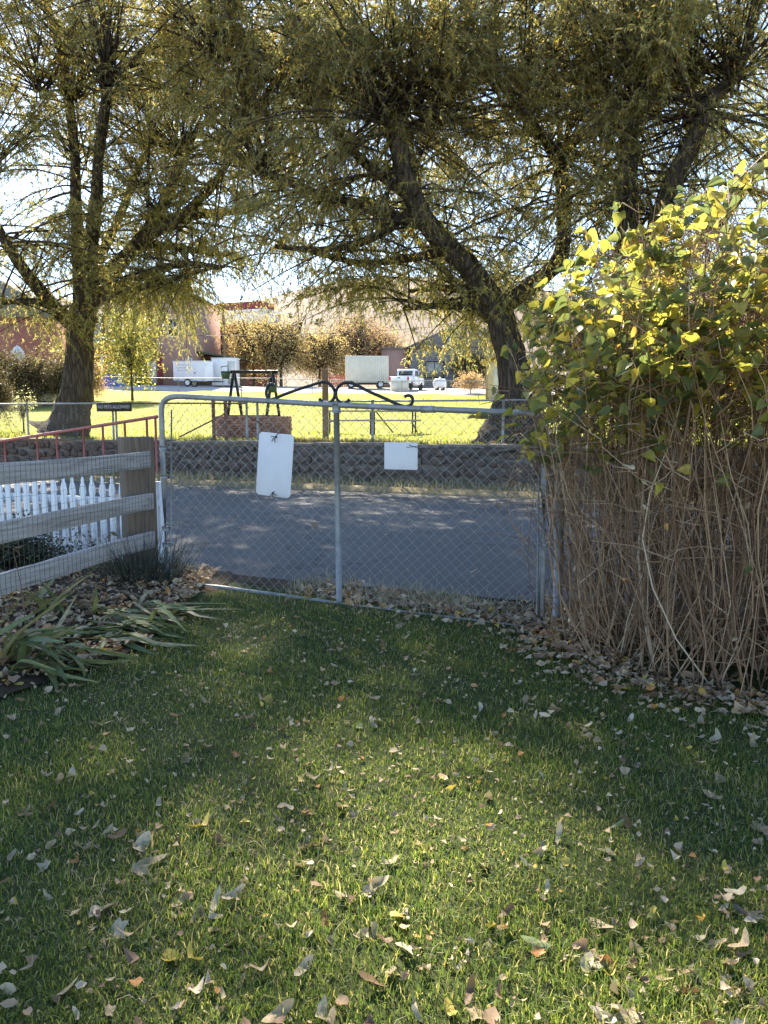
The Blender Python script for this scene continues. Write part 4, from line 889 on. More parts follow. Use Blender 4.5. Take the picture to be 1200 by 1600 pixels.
N = 7000; s = rg.uniform(-3.2, 2.2, N); vv_ = rg.normal(5.85, .22, N); k = rg.uniform(size=N) < .5+.5*np.sin(s*4)*np.sin(s*1.7+2); s, vv_ = s[k], vv_[k]; N = len(s); X = s*C_+vv_*S_; Y = -s*S_+vv_*C_
v, fs = blades(X, Y, lawn_z(X,Y)-.02, rg.uniform(.04,.15,N), rg.uniform(.004,.008,N), 1.1, rg)
solo('gate_verge_grass', Geo().add(v, fs), M['grass_dry'], 'ragged dry grass growing under and behind the gate', 'grass', kind='stuff')

# ---------------------------------------------------------------- the gate
gl, gr_ = G(262, 909, .085), G(851, 982, -.05)
GU = (gr_-gl)*[1,1,0]; GW = np.linalg.norm(GU); GU = GU/GW; GN = np.cross(GU, UZ)       # GN faces the camera side
if GN[1] > 0: GN = -GN
def GP(px, py, off=0.0): return PL(px, py, gl + GN*off, GN)
gate = thing('chain_link_gate', 'wide galvanised chain link gate with iron scroll on top, across the driveway', 'gate', gl)
tl, tr = GP(252, 640), GP(853, 672)
def arc(c0, c1, c2, n=7): t = np.linspace(0,1,n)[:,None]; return list((1-t)**2*np.asarray(c0) + 2*t*(1-t)*np.asarray(c1) + t*t*np.asarray(c2))
cTL, cTR = GP(252, 617), GP(857, 648)
bl, br = GP(262, 909), GP(849, 978)
top = [GP(285, 619.5), GP(420, 626.5), GP(525, 632.5), GP(640, 638), GP(740, 642), GP(828, 646)]
path = [GP(270, 911)] + arc(GP(266,911), bl, GP(260.5, 895), 5) + [GP(256, 760), tl] + arc(tl, cTL, top[0])[1:] + top[1:-1] + arc(top[-1], cTR, tr) + [GP(850, 760), GP(848, 860), GP(846, 962)] + arc(GP(846,962), br, GP(832, 977), 4)
part('frame', Geo().tube(path, .0235, 10), M['steel'], gate, True)
part('bottom_rail', Geo().tube([GP(268, 910.5), GP(350, 919), GP(445, 932), GP(560, 949), GP(665, 962), GP(760, 974), GP(834, 983)], .021, 10), M['steel'], gate, True)
part('centre_post', Geo().tube([GP(525.5, 634), GP(530, 940)], .024, 10), M['steel'], gate, True)
for p_, r_ in ((GP(525.6, 638), .034), (GP(852, 700), .033)): part('clamp', Geo().tube([p_-UZ*.035, p_+UZ*.035], r_, 10), M['steel'], gate, True)
for px in (668, 800): a_ = GP(px, 639.5+(px-668)*.048); part('rail_sleeve', Geo().tube([a_-GU*.05, a_+GU*.05], .028, 10), M['steel'], gate, True)
# fabric: follows the frame, a little slack
per = .088; W2 = np.dot(GP(846, 800)-gl, GU); K = 36; N = int((W2+.02)/(per/2)); i = np.arange(N)[:,None]; k = np.arange(K+1)[None]
aa = (i + .5 + .5*np.where((k+i) % 2 == 0, 1, -1))*per/2 + .02
zt_ = np.interp(aa, [np.dot(p-gl, GU) for p in [GP(256,640)]+top+[tr]], [p[2] for p in [GP(256,632)]+top+[tr]]) - .02
zb_ = np.interp(aa, [0, GW], [gl[2]+.02, br[2]+.03]); zz = zb_ + (zt_-zb_)*(k/K)
aa = aa + .012*np.sin(zz*3+1)*np.sin(aa*1.3); off = .012 + .006*np.where((k+i) % 2 == 0, 1, -1) + .02*np.sin(aa*1.1+.4)*np.sin(zz*2.1)
pts = gl[None,None]*[1,1,0] + aa[...,None]*GU + zz[...,None]*UZ - off[...,None]*GN
v, q = tubes(pts, .0019, 4); part('chain_link_mesh', Geo().add(v, [q]), M['wire'], gate)
part('tension_bar', Geo().tube([GP(268, 640, -.02), GP(267, 905, -.02)], .007, 6), M['steel'], gate)
part('tension_bar', Geo().tube([GP(843, 668, -.02), GP(839, 960, -.02)], .007, 6), M['steel'], gate)
for py, px in ((700, 255), (745, 257), (826, 259), (851, 260)):
    part('hinge_clamp', Geo().tube([GP(px,py)-UZ*.018, GP(px,py)+UZ*.018], .034, 10).obox(GP(px+6,py)-GN*.03, (GU,GN,UZ), (.03,.006,.014)), M['steel'], gate)
part('hinge_arm', Geo().bar(GP(254,712), GP(240,714)-GN*.1, .02, .03), M['steel'], gate)
for py in (690, 770, 850): part('mesh_tie', Geo().tube([GP(853,py)-UZ*.01, GP(853,py)+UZ*.01], .03, 8), M['wire'], gate)
# scroll
def scroll(path_px): 
    p = [GP(a, b) for a, b in path_px]; p, _ = smooth_path(p, [1]*len(p), 5); return Geo().tube(p, .0125, 8)
L_ = [(429,602),(423,600),(418,605),(416,615),(420,623),(428,623),(445,616),(470,607),(495,599),(506,597),(515,600),(522,609),(523,618),(519,626),(511,630),(504,628),(499,623)]
R_ = [(546,624),(541,629),(534,630),(527,624),(525,615),(528,605),(536,599),(546,598),(556,601),(575,611),(600,622),(622,632),(634,635),(642,632),(645,625),(642,619),(636,618),(632,620)]
sc = part('iron_scroll', scroll(L_), M['iron'], gate, True); part('iron_scroll', scroll(R_), M['iron'], gate, True)
part('scroll_weld', Geo().tube([GP(524,607), GP(524,619)], .016, 8), M['iron'], gate, True)
# signs on the gate
def plate(name, label, cpx, w, h, rad, tilt, holes):
    c = GP(*cpx, .035); ux = GU*math.cos(tilt) + UZ*math.sin(tilt); uy = -GU*math.sin(tilt) + UZ*math.cos(tilt)
    poly = []
    for (sx, sy, a0) in ((1,1,0),(-1,1,PI/2),(-1,-1,PI),(1,-1,3*PI/2)):
        for k in range(6):
            a = a0 + k*PI/10; poly.append((sx*(w/2-rad)+rad*math.cos(a), sy*(h/2-rad)+rad*math.sin(a)))
    t = thing(name, label, 'sign', c); part('plate', Geo().prism(poly, c, ux, uy, .004), M['sign'], t, bevel=.001)
    for (hx, hy, seed) in holes:
        r2 = random.Random(seed); q = c + ux*hx + uy*hy + GN*.006; g = Geo()
        for k in range(4): a = r2.uniform(0, 6.28); e = q + ux*math.cos(a)*r2.uniform(.025,.05) + uy*math.sin(a)*.045 + GN*.02; g.tube([q, (q+e)/2 + GN*.02, e], .0032, 5)
        g.tube([q - GN*.03, q + GN*.008], .008, 6); part('wire_tie', g, M['zip'], t)
    return t
plate('blank_sign', 'blank white upright sign with rounded corners wired to the gate', (429.5, 726.5), .305, .505, .035, -.085, [(0,.225,1), (0,-.225,2)])
plate('blank_sign', 'smaller blank white horizontal sign right of the gate centre post', (626.5, 712.5), .262, .205, .008, .0, [])
t = bpy.data.objects[[o.name for o in bpy.data.objects if o.get('label','').startswith('smaller blank')][0]]
c = GP(645, 698, .045); part('wire_tie', Geo().tube([c-GU*.05-UZ*.005, c, c+GU*.06+UZ*.01], .002, 5).tube([c-GU*.03+UZ*.015, c+UZ*.002, c+GU*.05-UZ*.012], .002, 5), M['zip'], t)
# terminal post beyond gate
q = GP(876, 760, -.22); g0 = np.array([q[0], q[1], 0])
t = thing('gate_post', 'galvanised pipe post with cap at the bush end of the gate', 'post', g0-UZ*.1)
zt3 = PL(877, 676, q, GN)[2]
part('shaft', Geo().tube([g0-UZ*.15, g0+UZ*zt3], .034, 10), M['steel'], t, True); part('cap', Geo().lathe([(.04,0),(.042,.03),(.03,.055),(.001,.065)], g0+UZ*zt3, 12), M['steel'], t, True)
g = Geo(); c1, c2 = GP(851, 768), g0+UZ*GP(851,768)[2]; r2 = random.Random(4)
for k in range(12):
    f_ = k/11; p_ = c1*(1-f_)+c2*f_ - UZ*(.06*4*f_*(1-f_)) + GN*.05
    d_ = (GU if k % 2 else UZ)*.02; g.tube([p_-d_, p_-d_*.4+GN*.01, p_+d_*.4+GN*.01, p_+d_], .005, 5)
solo('gate_chain', g, M['steel'], 'short steel chain wrapped round gate end and post', 'chain')

# ---------------------------------------------------------------- rail fence, left
pb = np.array([-2.30, 7.0, 0.])
fence = thing('rail_fence', 'weathered grey three-plank rail fence with stout square post and wire mesh', 'fence', pb)
def local_box(name, mat, parent, c, axes, half, bevel, warp=0, seed=0):
    ax = [unit(np.asarray(a, float)) for a in axes]; n = 14; rg = np.random.default_rng(seed); v = []
    prof = [(-1,-1),(1,-1),(1,1),(-1,1)]; xs_ = np.linspace(-1,1,n)
    for x in xs_:
        for (a, b) in prof: v.append((x*half[0], a*half[1]+warp*math.sin(x*2+seed)*.4, b*half[2]+warp*math.sin(x*3.1+seed*2)+rg.normal()*warp*.25))
    fs = [gridq(n, 4, True)[:, ::-1], [(0,1,2,3)], [tuple((n-1)*4+i for i in (3,2,1,0))]]
    me = Geo().add(v, fs).mesh(name, mat); o = bpy.data.objects.new(name, me); COL.objects.link(o); o.parent = parent; ORG[o] = ORG[parent]
    Mx = Matrix([[ax[j][i] for j in range(3)] for i in range(3)]).to_4x4(); Mx.translation = Vector(np.asarray(c)-ORG[parent]); o.matrix_local = Mx
    bev(o, bevel); return o
RD = unit(np.array([-.2525, -1.0, 0])); RN = np.array([-RD[1], RD[0], 0]); RN = RN if RN[0] > 0 else -RN     # RN: toward the lawn
rend = np.array([-2.10, 6.86, 0])
pdir = unit(np.array([1.0, .62, 0])); pdir2 = np.array([-pdir[1], pdir[0], 0])
local_box('post', M['wood_post'], fence, pb + UZ*.62 + [.02,.08,0], (UZ, pdir, pdir2), (.69, .135, .125), .012, .006, 2)
for z_, hh_, sd, tl_ in ((1.115,.073,3,.0), (.735,.073,5,.0), (.39,.073,8,.0)):
    e0 = rend + UZ*z_ - RD*(.03 if z_ < 1 else .0); Lr = 2.9
    local_box('plank', M['wood_grey'], fence, e0 + RD*Lr/2, (RD, RN, UZ), (Lr/2, .02, hh_), .006, .006, sd)
    for k in (.09, .16): 
        c = e0 + RD*k + RN*.021 + UZ*(.03 if k < .1 else -.03); part('nail', Geo().lathe([(.001,0),(.008,.0),(.006,.003),(.001,.004)], (0,0,0), 8).mesh('nail', M['rust'], False, (-(c-pb)[0], -(c-pb)[1], -(c-pb)[2])), None, fence)
g = Geo(); pts = []
for k in np.arange(0.02, 2.85, .05): a = rend + RD*k + RN*.025; pts.append([a+UZ*.12+RD*.01*math.sin(k*9), a+UZ*.6+RD*.006*math.sin(k*5), a+UZ*1.2+RD*.012*math.sin(k*7)])
v, q = tubes(np.array(pts), .0012, 3); g.add(v, [q]); pts = []
for z_ in np.arange(.14, 1.21, .102): pts.append([rend + RD*k + RN*.026 + UZ*(z_+.008*math.sin(k*6+z_*9)) for k in np.linspace(0, 2.85, 12)])
v, q = tubes(np.array(pts), .0012, 3); g.add(v, [q]); part('wire_mesh', g, M['wire_dark'], fence)

# ---------------------------------------------------------------- white picket fence
pa, pbb = np.array([-2.17, 7.2, 0]), np.array([-5.4, 8.38, 0]); PD = unit(pbb-pa); PN = np.array([PD[1], -PD[0], 0]); PN = PN if PN[1] < 0 else -PN
wf = thing('picket_fence', 'white picket fence with pointed carved tops behind the rail fence', 'fence', pa)
prof = [(-.034,0),(.034,0),(.034,.70),(.024,.725),(.034,.75),(.036,.785),(.024,.84),(.012,.865),(.016,.885),(.0,.925),(-.016,.885),(-.012,.865),(-.024,.84),(-.036,.785),(-.034,.75),(-.024,.725),(-.034,.70)]
pme = Geo().prism(prof, (0,0,0), (1,0,0), (0,0,1), .018).mesh('picket', M['whitepaint'])
for i in range(28):
    q = pa + PD*.118*i; o = put('picket', pme, wf, q + UZ*(.0+rnd.uniform(-.008,.008)), (rnd.uniform(-.012,.012), rnd.uniform(-.012,.012), math.atan2(-PD[1], -PD[0]))); bev(o, .002, 1)
for z_ in (.2, .68): part('rail', Geo().bar(pa + PD*-.04 + UZ*z_ - PN*.04, pa + PD*3.4 + UZ*z_ - PN*.04, .036, .07), M['whitepaint'], wf, bevel=.003)
part('end_post', Geo().obox(pa - PN*.1 + PD*.02 + UZ*.43, (PD, PN, UZ), (.045,.045,.45)), M['whitepaint'], wf, bevel=.004)

# ---------------------------------------------------------------- flower bed, iris, dark grass clump, small shrub
rg = np.random.default_rng(31)
ya = np.linspace(3.2, 7.05, 40)[:,None]; ta_ = np.linspace(0, 1, 22)[None]; xr = -1.3 - .33*np.clip(5.6-ya, 0, 3) + .1*np.sin(ya*3) - .18*np.clip(ya-5.9, 0, 2)
Xb = xr + (-5.2-xr)*ta_; Yb = ya + 0*ta_; Zb = lawn_z(Xb, Yb) + .006 + .02*np.sin(Xb*7)*np.sin(Yb*6) + .03*sstep(ta_*4)
sheet('flower_bed', Xb, Yb, Zb, M['soil'], kind='structure')
def strap(base, az, L, W, rise, fold, seed):
    r2 = np.random.default_rng(seed); n = 9; t = np.linspace(0, 1, n); dh = np.array([math.cos(az), math.sin(az), 0]); sd = np.array([-dh[1], dh[0], 0])
    ang = rise - (rise + fold)*sstep((t-.08)/.55); pts = [np.asarray(base, float)]; 
    for i in range(1, n): pts.append(pts[-1] + (dh*math.cos(ang[i]) + UZ*math.sin(ang[i]))*L/(n-1))
    pts = np.array(pts); zf = lawn_z(pts[:,0], pts[:,1]) + .018 + .01*seed % .05; pts[:,2] = np.maximum(pts[:,2], zf); pts = pts + sd*(r2.normal()*.09*t*t)[:,None]
    wd = W*np.sin(np.clip(.25+t*.85, 0, 1.0)*PI*.86)**.6*(1-.75*t**5); tw = r2.normal()*.5*t
    vv1 = []
    for i in range(n):
        up = np.array([0,0,1.]); s2 = sd*math.cos(tw[i]) + up*math.sin(tw[i]); vv1 += [pts[i]-s2*wd[i]/2 + UZ*.006, pts[i], pts[i]+s2*wd[i]/2 + UZ*.006]
    return Geo().add(vv1, [gridq(n, 3)])
iris = [((55, 1040), 9, 'iris clump with fallen strap leaves nearest the lawn, bottom left', 1.0), ((10, 1035), 10, 'iris clump with upright leaves at the left picture edge', .5),
        ((120, 1000), 13, 'sprawling iris clump in the middle of the bed', .9), ((170, 985), 13, 'sprawling iris clump in front of the dark grass tuft', 1.0), ((225, 962), 12, 'flattened iris clump nearest the gate hinge side', 1.05), ((90, 965), 8, 'iris clump under the lowest fence plank', .7)]
for j, (px, n, lab, flat) in enumerate(iris):
    b = G(*px, .07); t = thing('iris_plant', lab, 'plant', b, 'irises in the bed along the rail fence')
    for k in range(int(n*1.9)):
        az = rg.normal(-.35, .55) if flat > .8 else rg.uniform(-2.6, 1.2); up = rg.uniform(.3, .9) if flat > .8 else rg.uniform(1.2, 1.5)
        if rg.uniform() < .15: up = 1.45
        o = part('leaf', strap(b + [rg.normal()*.12, rg.normal()*.10, -.03], az, rg.uniform(.35,.68), rg.uniform(.032,.052), up, rg.uniform(.1,.75) if flat > .8 else rg.uniform(-.9,.2), j*40+k), M['leaf_iris'], t, True)
cg = G(224, 914, .06); t = thing('grass_clump', 'dark bluish ornamental grass tuft at the foot of the square fence post', 'plant', cg)
N = 620; a = rg.uniform(0, 2*PI, N); r_ = .24*np.sqrt(rg.uniform(size=N)); st = np.stack([cg[0]+r_*1.3*np.cos(a), cg[1]+r_*np.sin(a), np.full(N, cg[2]-.03)], -1)
d = unit(np.stack([np.cos(a)*rg.uniform(.05,.7,N), np.sin(a)*rg.uniform(.05,.7,N), np.ones(N)], -1)); v, q = tubes(curve_pts(st, d, rg.uniform(.15,.7,N), rg.uniform(-.05,.7,N), 5), np.array([[.0035,.0032,.0026,.0018,.0006]]), 3)
part('blades', Geo().add(v, [q]), M['grass_dark'], t, kind='stuff')
b = np.array([-3.25, 6.6, 0.02]); blob_tree('low_shrub', 'low dark green shrub behind the rail fence at the left edge', 'shrub', b, .55, 1.2, .8, M['leaf_dark'], 5200, .035, 120, .02, .1, None, .05, 320)
for j, (px, lab, hgt) in enumerate([((150, 925), 'withered stalk leaning among the irises', .5), ((42, 1000), 'tall withered stalk crossing the lowest plank', .6)]):
    b = G(*px, .05); t = thing('dry_stalk', lab, 'plant', b); e = b + [.12-.2*j, .05, hgt]; part('stem', Geo().tube([b-UZ*.03, b*.5+e*.5+[.02,0,0], e], [.004,.003,.002], 5), M['wood_brown'], t)
    v, q = leaf_quads(np.array([e]*3 + [(b+e)/2]), rg.normal(size=(4,3))-[0,0,.8], .08, .035, None, rg); part('withered_leaf', Geo().add(v, [q]), M['fall_brown'], t)

# ---------------------------------------------------------------- lilac bush
bush = thing('lilac_bush', 'tall yellowing lilac bush with dense bare stems right of the gate', 'bush', (BC[0], BC[1], 0))
rg = np.random.default_rng(44)
def hull_top(x): return np.interp(x, [.6, .95, 1.3, 1.6, 2.1, 2.6, 3.4, 4.3], [1.8, 2.25, 2.70, 2.80, 2.98, 3.06, 2.9, 2.3])
N = 1250; ang = rg.uniform(0, 2*PI, N); rr = np.where(rg.uniform(size=N) < .6, rg.uniform(.72, 1.0, N), np.sqrt(rg.uniform(0, .6, N)))
sx = BC[0] + 1.52*rr*np.cos(ang); sy = BC[1] + 1.32*rr*np.sin(ang)
topx = BC[0] + (sx-BC[0])*rg.uniform(1.0, 1.22, N) + rg.normal(size=N)*.16; topy = BC[1] + (sy-BC[1])*rg.uniform(1.0, 1.15, N) + rg.normal(size=N)*.16
hz = hull_top(topx)*rg.uniform(.55, .99, N)
t5 = np.linspace(0, 1, 8)[None,:,None]; A = np.stack([sx, sy, lawn_z(sx, sy)-.03], -1)[:,None]; B = np.stack([topx, topy, hz], -1)[:,None]
wob = rg.normal(size=(N,1,3))*.15*np.sin(t5*PI) + rg.normal(size=(N,1,3))*.08*np.sin(t5*2*PI) + rg.normal(size=(N,8,3))*.012*np.sin(t5*PI)**.5
spts = A*(1-t5) + B*t5 + wob*[1,1,.2]
srad = np.linspace(1, .35, 8)[None]*rg.uniform(.0018, .0052, N)[:,None]*np.where(rg.uniform(size=N) < .06, 2.6, 1)[:,None]
front = np.argsort(np.hypot(sx, sy)); main = front[:90]; rest = front[90:]
for i in main:
    v, q = tubes(spts[i:i+1], srad[i:i+1], 6); part('stem', Geo().add(v, [q]), M['stem'], bush, True)
v, q = tubes(spts[rest], srad[rest], 5); part('inner_stems', Geo().add(v, [q]), M['stem'], bush, True, kind='stuff')
NT_ = 9500; ii = rg.integers(0, N, NT_); tp = np.where(rg.uniform(size=NT_) < .5, rg.uniform(.08, .97, NT_), rg.uniform(.72, .995, NT_)); f = tp*7; k0 = np.minimum(f.astype(int), 6); fr = (f-k0)[:,None]
tb_ = spts[ii,k0]*(1-fr) + spts[ii,k0+1]*fr; td = unit(np.stack([rg.normal(size=NT_), rg.normal(size=NT_), rg.uniform(-.1,1.6,NT_)], -1)); tl_ = rg.uniform(.12,.42,NT_)*np.where(tp < .6, 1.45, 1)
e = tb_ + td*tl_[:,None]; ok = e[:,2] < hull_top(e[:,0]) + .06; tb_, td, tl_ = tb_[ok], td[ok], tl_[ok]; nT = len(tb_)
bend = rg.normal(size=(nT,1,3))*.04*np.sin(np.linspace(0,1,3)*PI)[None,:,None]
v, q = tubes(curve_pts(tb_, td, tl_, np.zeros(nT), 3)+bend, np.array([[.0036,.0028,.002]]), 3); part('twigs', Geo().add(v, [q]), M['stem'], bush, kind='stuff')
# heart shaped leaves
def heart(seed):
    r2 = np.random.default_rng(seed); W = .5*r2.uniform(.9,1.05); f = r2.uniform(.08,.5); c = r2.uniform(-.1,.45)
    out = [(0,.03),(.26,-.04),(.44,.08),(.5,.26),(.42,.5),(.24,.76),(0,1.06)]
    v = []; mid = [(0,.03),(0,.3),(0,.62),(0,1.06)]
    Z = lambda x, y: abs(x)*f*2 - c*y*y + .03*math.sin(7*y+x*9)
    L = [(-x*W*2, y) for x, y in out]; Rr = [(x*W*2, y) for x, y in out]; ps = mid + L[1:-1] + Rr[1:-1]
    v = [(x, y, Z(x,y)) for x, y in ps]; l = lambda i: 4+i; r = lambda i: 9+i
    quads = [(0, l(0), l(1), 1), (1, l(1), l(2), l(3)), (1, l(3), 2, 2), (0, 1, r(1), r(0))]
    tris = [(0,l(1),l(0)),(0,1,l(2)),(0,l(2),l(1)),(1,l(3),l(2)),(1,2,l(3)),(2,l(4),l(3)),(2,3,l(4)),(0,r(0),r(1)),(0,r(1),r(2)),(0,r(2),1),(1,r(2),r(3)),(1,r(3),2),(2,r(3),r(4)),(2,r(4),3)]
    return np.array(v), np.array(tris)
HV = [heart(s) for s in range(7)]
prob = np.clip((tb_[:,2]-1.0)/.75, .012, 1)**1.3*np.clip(.25+.9*np.hypot((tb_[:,0]-BC[0])/1.5, (tb_[:,1]-BC[1])/1.35)**2, .2, 1.3)*np.where(tb_[:,1] < BC[1]+.2, 1.5, .8)
nL = 9600; li = rg.choice(nT, nL, p=prob/prob.sum()); lt = rg.uniform(.35,1.02,nL); lp = tb_[li] + td[li]*(tl_[li]*lt)[:,None]
hang = unit(rg.normal(size=(nL,3))*[1,1,.5] + np.stack([(lp[:,0]-BC[0])*.5, (lp[:,1]-BC[1])*.5, np.full(nL,-.25)], -1))
nrm = unit(rg.normal(size=(nL,3))*.55 + [0,-.1,.9]); xa = unit(np.cross(hang, nrm)); za = np.cross(xa, hang); sz = .042 + .06*rg.beta(1.5, 1.7, nL)
lp = lp + hang*.015
mats = np.stack([xa, hang, za], -1)*sz[:,None,None]
near = np.argsort(np.linalg.norm(lp - EYE, axis=1)); vis = [i for i in near if lp[i,0]/lp[i,1] < .56][:290]; vs = set(int(i) for i in vis)
hme = [np_mesh('leaf', v, [f], M['leaf_lilac'], True) for v, f in HV]
for i in vis:
    o = bpy.data.objects.new('leaf', hme[i % 7]); COL.objects.link(o); o.parent = bush
    Mx = Matrix(mats[i].tolist()).to_4x4(); Mx.translation = Vector(lp[i]-ORG[bush]); o.matrix_local = Mx
g = Geo()
for i in range(nL):
    if i in vs: continue
    v, f = HV[i % 7]; g.add(v @ mats[i].T + lp[i], [f])
part('foliage', g, M['leaf_lilac'], bush, True, kind='stuff')
lowt = np.where(tb_[:,2] < 1.2)[0]; g = Geo()
for j in rg.choice(lowt, 260):
    v, f = HV[j % 7]; ax = unit(rg.normal(size=(3,3))); x_ = ax[0]; y_ = unit(np.cross(x_, ax[1])); z_ = np.cross(x_, y_); g.add((v*[.7,1,2.2]) @ (np.stack([x_, y_, z_], -1)*rg.uniform(.022,.05)).T + tb_[j] + td[j]*tl_[j], [f])
part('withered_leaves', g, M['litter'], bush, True, kind='stuff')

# ---------------------------------------------------------------- fallen leaves
def fallen(seed, lobes):
    r2 = np.random.default_rng(seed); n = 16; a = np.linspace(0, 2*PI, n, endpoint=False)
    har = lambda k: sum(r2.normal()*np.cos(j*a+r2.uniform(0,6.28))/j for j in range(2, k))
    if lobes: r = .33+.13*np.cos(a*5)*(np.abs(np.cos(a/2))*.7+.3) + .03*har(6)
    else: r = .30/np.sqrt((np.cos(a)/1.6)**2+(np.sin(a)/r2.uniform(.55,.95))**2) + .035*har(6)
    x, y = r*np.cos(a), r*np.sin(a); cu = r2.uniform(.3,1.5); ax = r2.uniform(0, PI)
    w = x*math.sin(ax)+y*math.cos(ax); z = cu*w*w*1.4 + .07*har(5) + r2.uniform(-.7,.9)*(x*math.cos(ax))**2
    v = np.stack([x, y, z], -1); v = np.vstack([v, v*[.5,.5,.3]+[0,0,.01*r2.normal()], [[0,0,0]]]); z0 = v[:,2].min(); v[:,2] -= z0
    t = [(i, (i+1)%n, n+(i+1)%n) for i in range(n)] + [(i, n+(i+1)%n, n+i) for i in range(n)] + [(n+i, n+(i+1)%n, 2*n) for i in range(n)]
    st = np.array([[.40,0,0],[.40,.012,.0],[.72,.06,.03]]); st[:,2] += -z0; k = len(v); v = np.vstack([v, st]); t.append((k, k+1, k+2))
    return v, np.array(t)
FV_ = [fallen(s, s in (0, 5)) for s in range(10)]
kinds = [('tan', 'tan curled dry leaf lying on the lawn', .40), ('white', 'bleached pale dry leaf lying on the lawn', .32), ('brown', 'dark brown dry leaf lying on the lawn', .09), ('orange', 'orange autumn leaf lying on the lawn', .025), ('yellow', 'yellow fallen leaf lying on the lawn', .05), ('green', 'pale green fallen leaf lying on the lawn', .03), ('grey', 'greyish purple dry leaf lying on the lawn', .03)]
fme = {(k, j): np_mesh('fallen_leaf', FV_[j][0], [FV_[j][1]], M['fall_'+k], True) for k, _, _ in kinds for j in range(10)}
rg = np.random.default_rng(77); placed = 0; cent = []
while placed < 285:
    py = 1000 + 640*rg.uniform()**.9; px = rg.uniform(-30, 1230); q = G(px, py, 0.02)
    if placed > 60 and rg.uniform() < .55:
        c0 = cent[int(rg.integers(0, len(cent)))]; q = np.array([c0[0]+rg.normal()*.16, c0[1]+rg.normal()*.16, 0]); py = 650 + 1800/max(q[1], .5)*1.0; px = 600 + q[0]/q[1]*1200
    if q[1] < 1.3 or in_bed(q[0], q[1]) or in_bush(q[0], q[1], .92) or vof(q[0], q[1]) > 5.4: continue
    k = rg.choice(len(kinds), p=np.array([c for _, _, c in kinds])/sum(c for _, _, c in kinds)); kn, lab, _ = kinds[k]
    s = (.045+.07*rg.beta(1.3,2.0))*(.8 if kn in ('white','tan') and rg.uniform() < .5 else 1); j = int(rg.integers(0, 10))
    if kn == 'orange' : j = int(rg.choice([0,5]))
    where = ('close to the gate' if vof(q[0],q[1]) > 4.3 else 'beside the lilac stems' if in_bush(q[0],q[1],1.7) else ('in the lower' if py > 1330 else 'in the middle') + (' left' if px < 400 else ' centre' if px < 800 else ' right') + ' of the picture')
    lab = lab + ', ' + where
    o = put('fallen_leaf', fme[kn, j], None, (q[0], q[1], lawn_z(q[0],q[1]) + rg.uniform(.006,.026)), (rg.normal()*.4, rg.normal()*.4, rg.uniform(0, 6.28)), (s*rg.uniform(.8,1.2), s*rg.uniform(.45,1.0), s)); tag(o, lab, 'leaf', 'fallen leaves scattered over the lawn: '+kn); placed += 1; cent.append((q[0], q[1]))
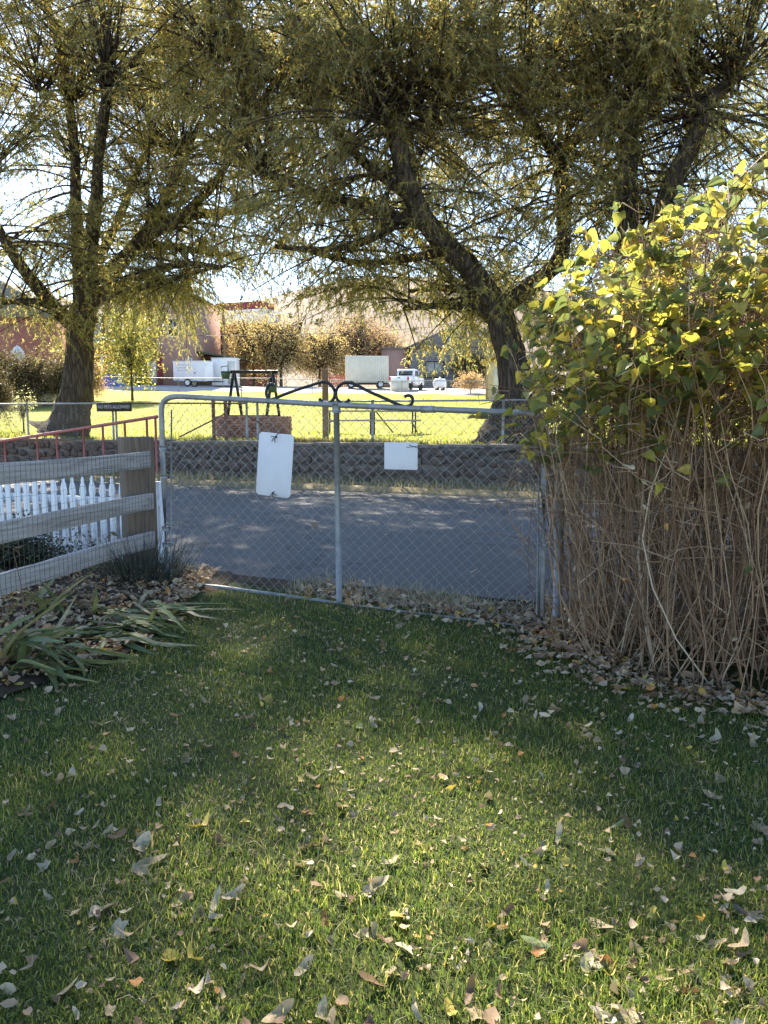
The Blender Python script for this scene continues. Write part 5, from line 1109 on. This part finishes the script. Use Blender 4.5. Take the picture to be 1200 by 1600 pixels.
def litter(name, label, xy, z, size, rng, mat='litter'):
    n = len(xy); g = Geo(); V, F = [], []; base = 0
    for j in range(10):
        idx = np.arange(j, n, 10); v, f = FV_[j]; v = v[[0,2,4,6,8,10,12,14,32]]*1.15; f = np.array([(i, (i+1) % 8, 8) for i in range(8)])
        m = len(idx)
        a = rng.uniform(0, 2*PI, m); c, s = np.cos(a), np.sin(a); e = rng.normal(size=m)*.6; s_ = np.clip(rng.lognormal(-.15,.45,m), .25, 2.0)*size
        x = v[None,:,0]*s_[:,None]*rng.uniform(.35,1.1,m)[:,None]; y = v[None,:,1]*s_[:,None]; zz_ = v[None,:,2]*s_[:,None]
        y2 = y*np.cos(e)[:,None]-zz_*np.sin(e)[:,None]; z2 = y*np.sin(e)[:,None]+zz_*np.cos(e)[:,None]
        W = np.stack([x*c[:,None]-y2*s[:,None]+xy[idx,0][:,None], x*s[:,None]+y2*c[:,None]+xy[idx,1][:,None], z2+z[idx][:,None]], -1)
        g.add(W.reshape(-1,3), [(f[None]+(np.arange(m)*9)[:,None,None]).reshape(-1,3)])
    solo(name, g, M[mat], label, 'leaves', kind='stuff', smooth=True)
n = 2700; yy = 1.3+4.3*rg.uniform(size=n)**.8; xx = rg.uniform(-1,1,n)*(.3+.6*yy); k = ~in_bed(xx,yy) & (vof(xx,yy) < 5.5) & ~in_bush(xx,yy,.9); xy = np.stack([xx,yy],-1)[k]
litter('leaf_crumbs', 'small crumpled leaf fragments strewn through the lawn', xy, lawn_z(xy[:,0],xy[:,1])+rg.uniform(.008,.032,len(xy)), .030, rg)
n = 6000; s = rg.uniform(-3.0,2.4,n); v_ = rg.normal(5.52,.2,n) - .10*np.clip(s,0,2); v_ = np.where(s < -.6, v_+.1, v_); k = rg.uniform(size=n) < np.clip(.42+.3*s, .22, 1); s, v_ = s[k], v_[k]; xy = np.stack([s*C_+v_*S_, -s*S_+v_*C_],-1)
litter('leaf_litter', 'band of fallen leaves banked along the foot of the gate', xy, lawn_z(xy[:,0],xy[:,1])+rg.uniform(-.005,.055,len(xy)), .064, rg)
n = 4200; a = rg.uniform(PI*.6, PI*1.85, n); r_ = rg.normal(.98,.11,n); xy = np.stack([BC[0]+1.62*r_*np.cos(a), BC[1]+1.42*r_*np.sin(a)],-1)
litter('leaf_litter', 'brown fallen leaves gathered round the lilac stems', xy, lawn_z(xy[:,0],xy[:,1])+rg.uniform(0,.05,n), .05, rg)
n = 7000; yy = rg.uniform(3.2,7,n); xx = rg.uniform(-3.6,-1.5,n); k = in_bed(xx,yy); xy = np.stack([xx,yy],-1)[k]
litter('leaf_litter', 'dry leaves covering the soil below the rail fence', xy, lawn_z(xy[:,0],xy[:,1])+rg.uniform(.02,.06,len(xy)), .05, rg)
n = 60; s = rg.uniform(-8,5,n); v_ = 6.5+7*rg.uniform(size=n)**1.5; xy = np.stack([s*C_+v_*S_, -s*S_+v_*C_],-1)
litter('road_leaves', 'few pale leaves scattered over the shaded road', xy, np.full(n,.03), .06, rg)
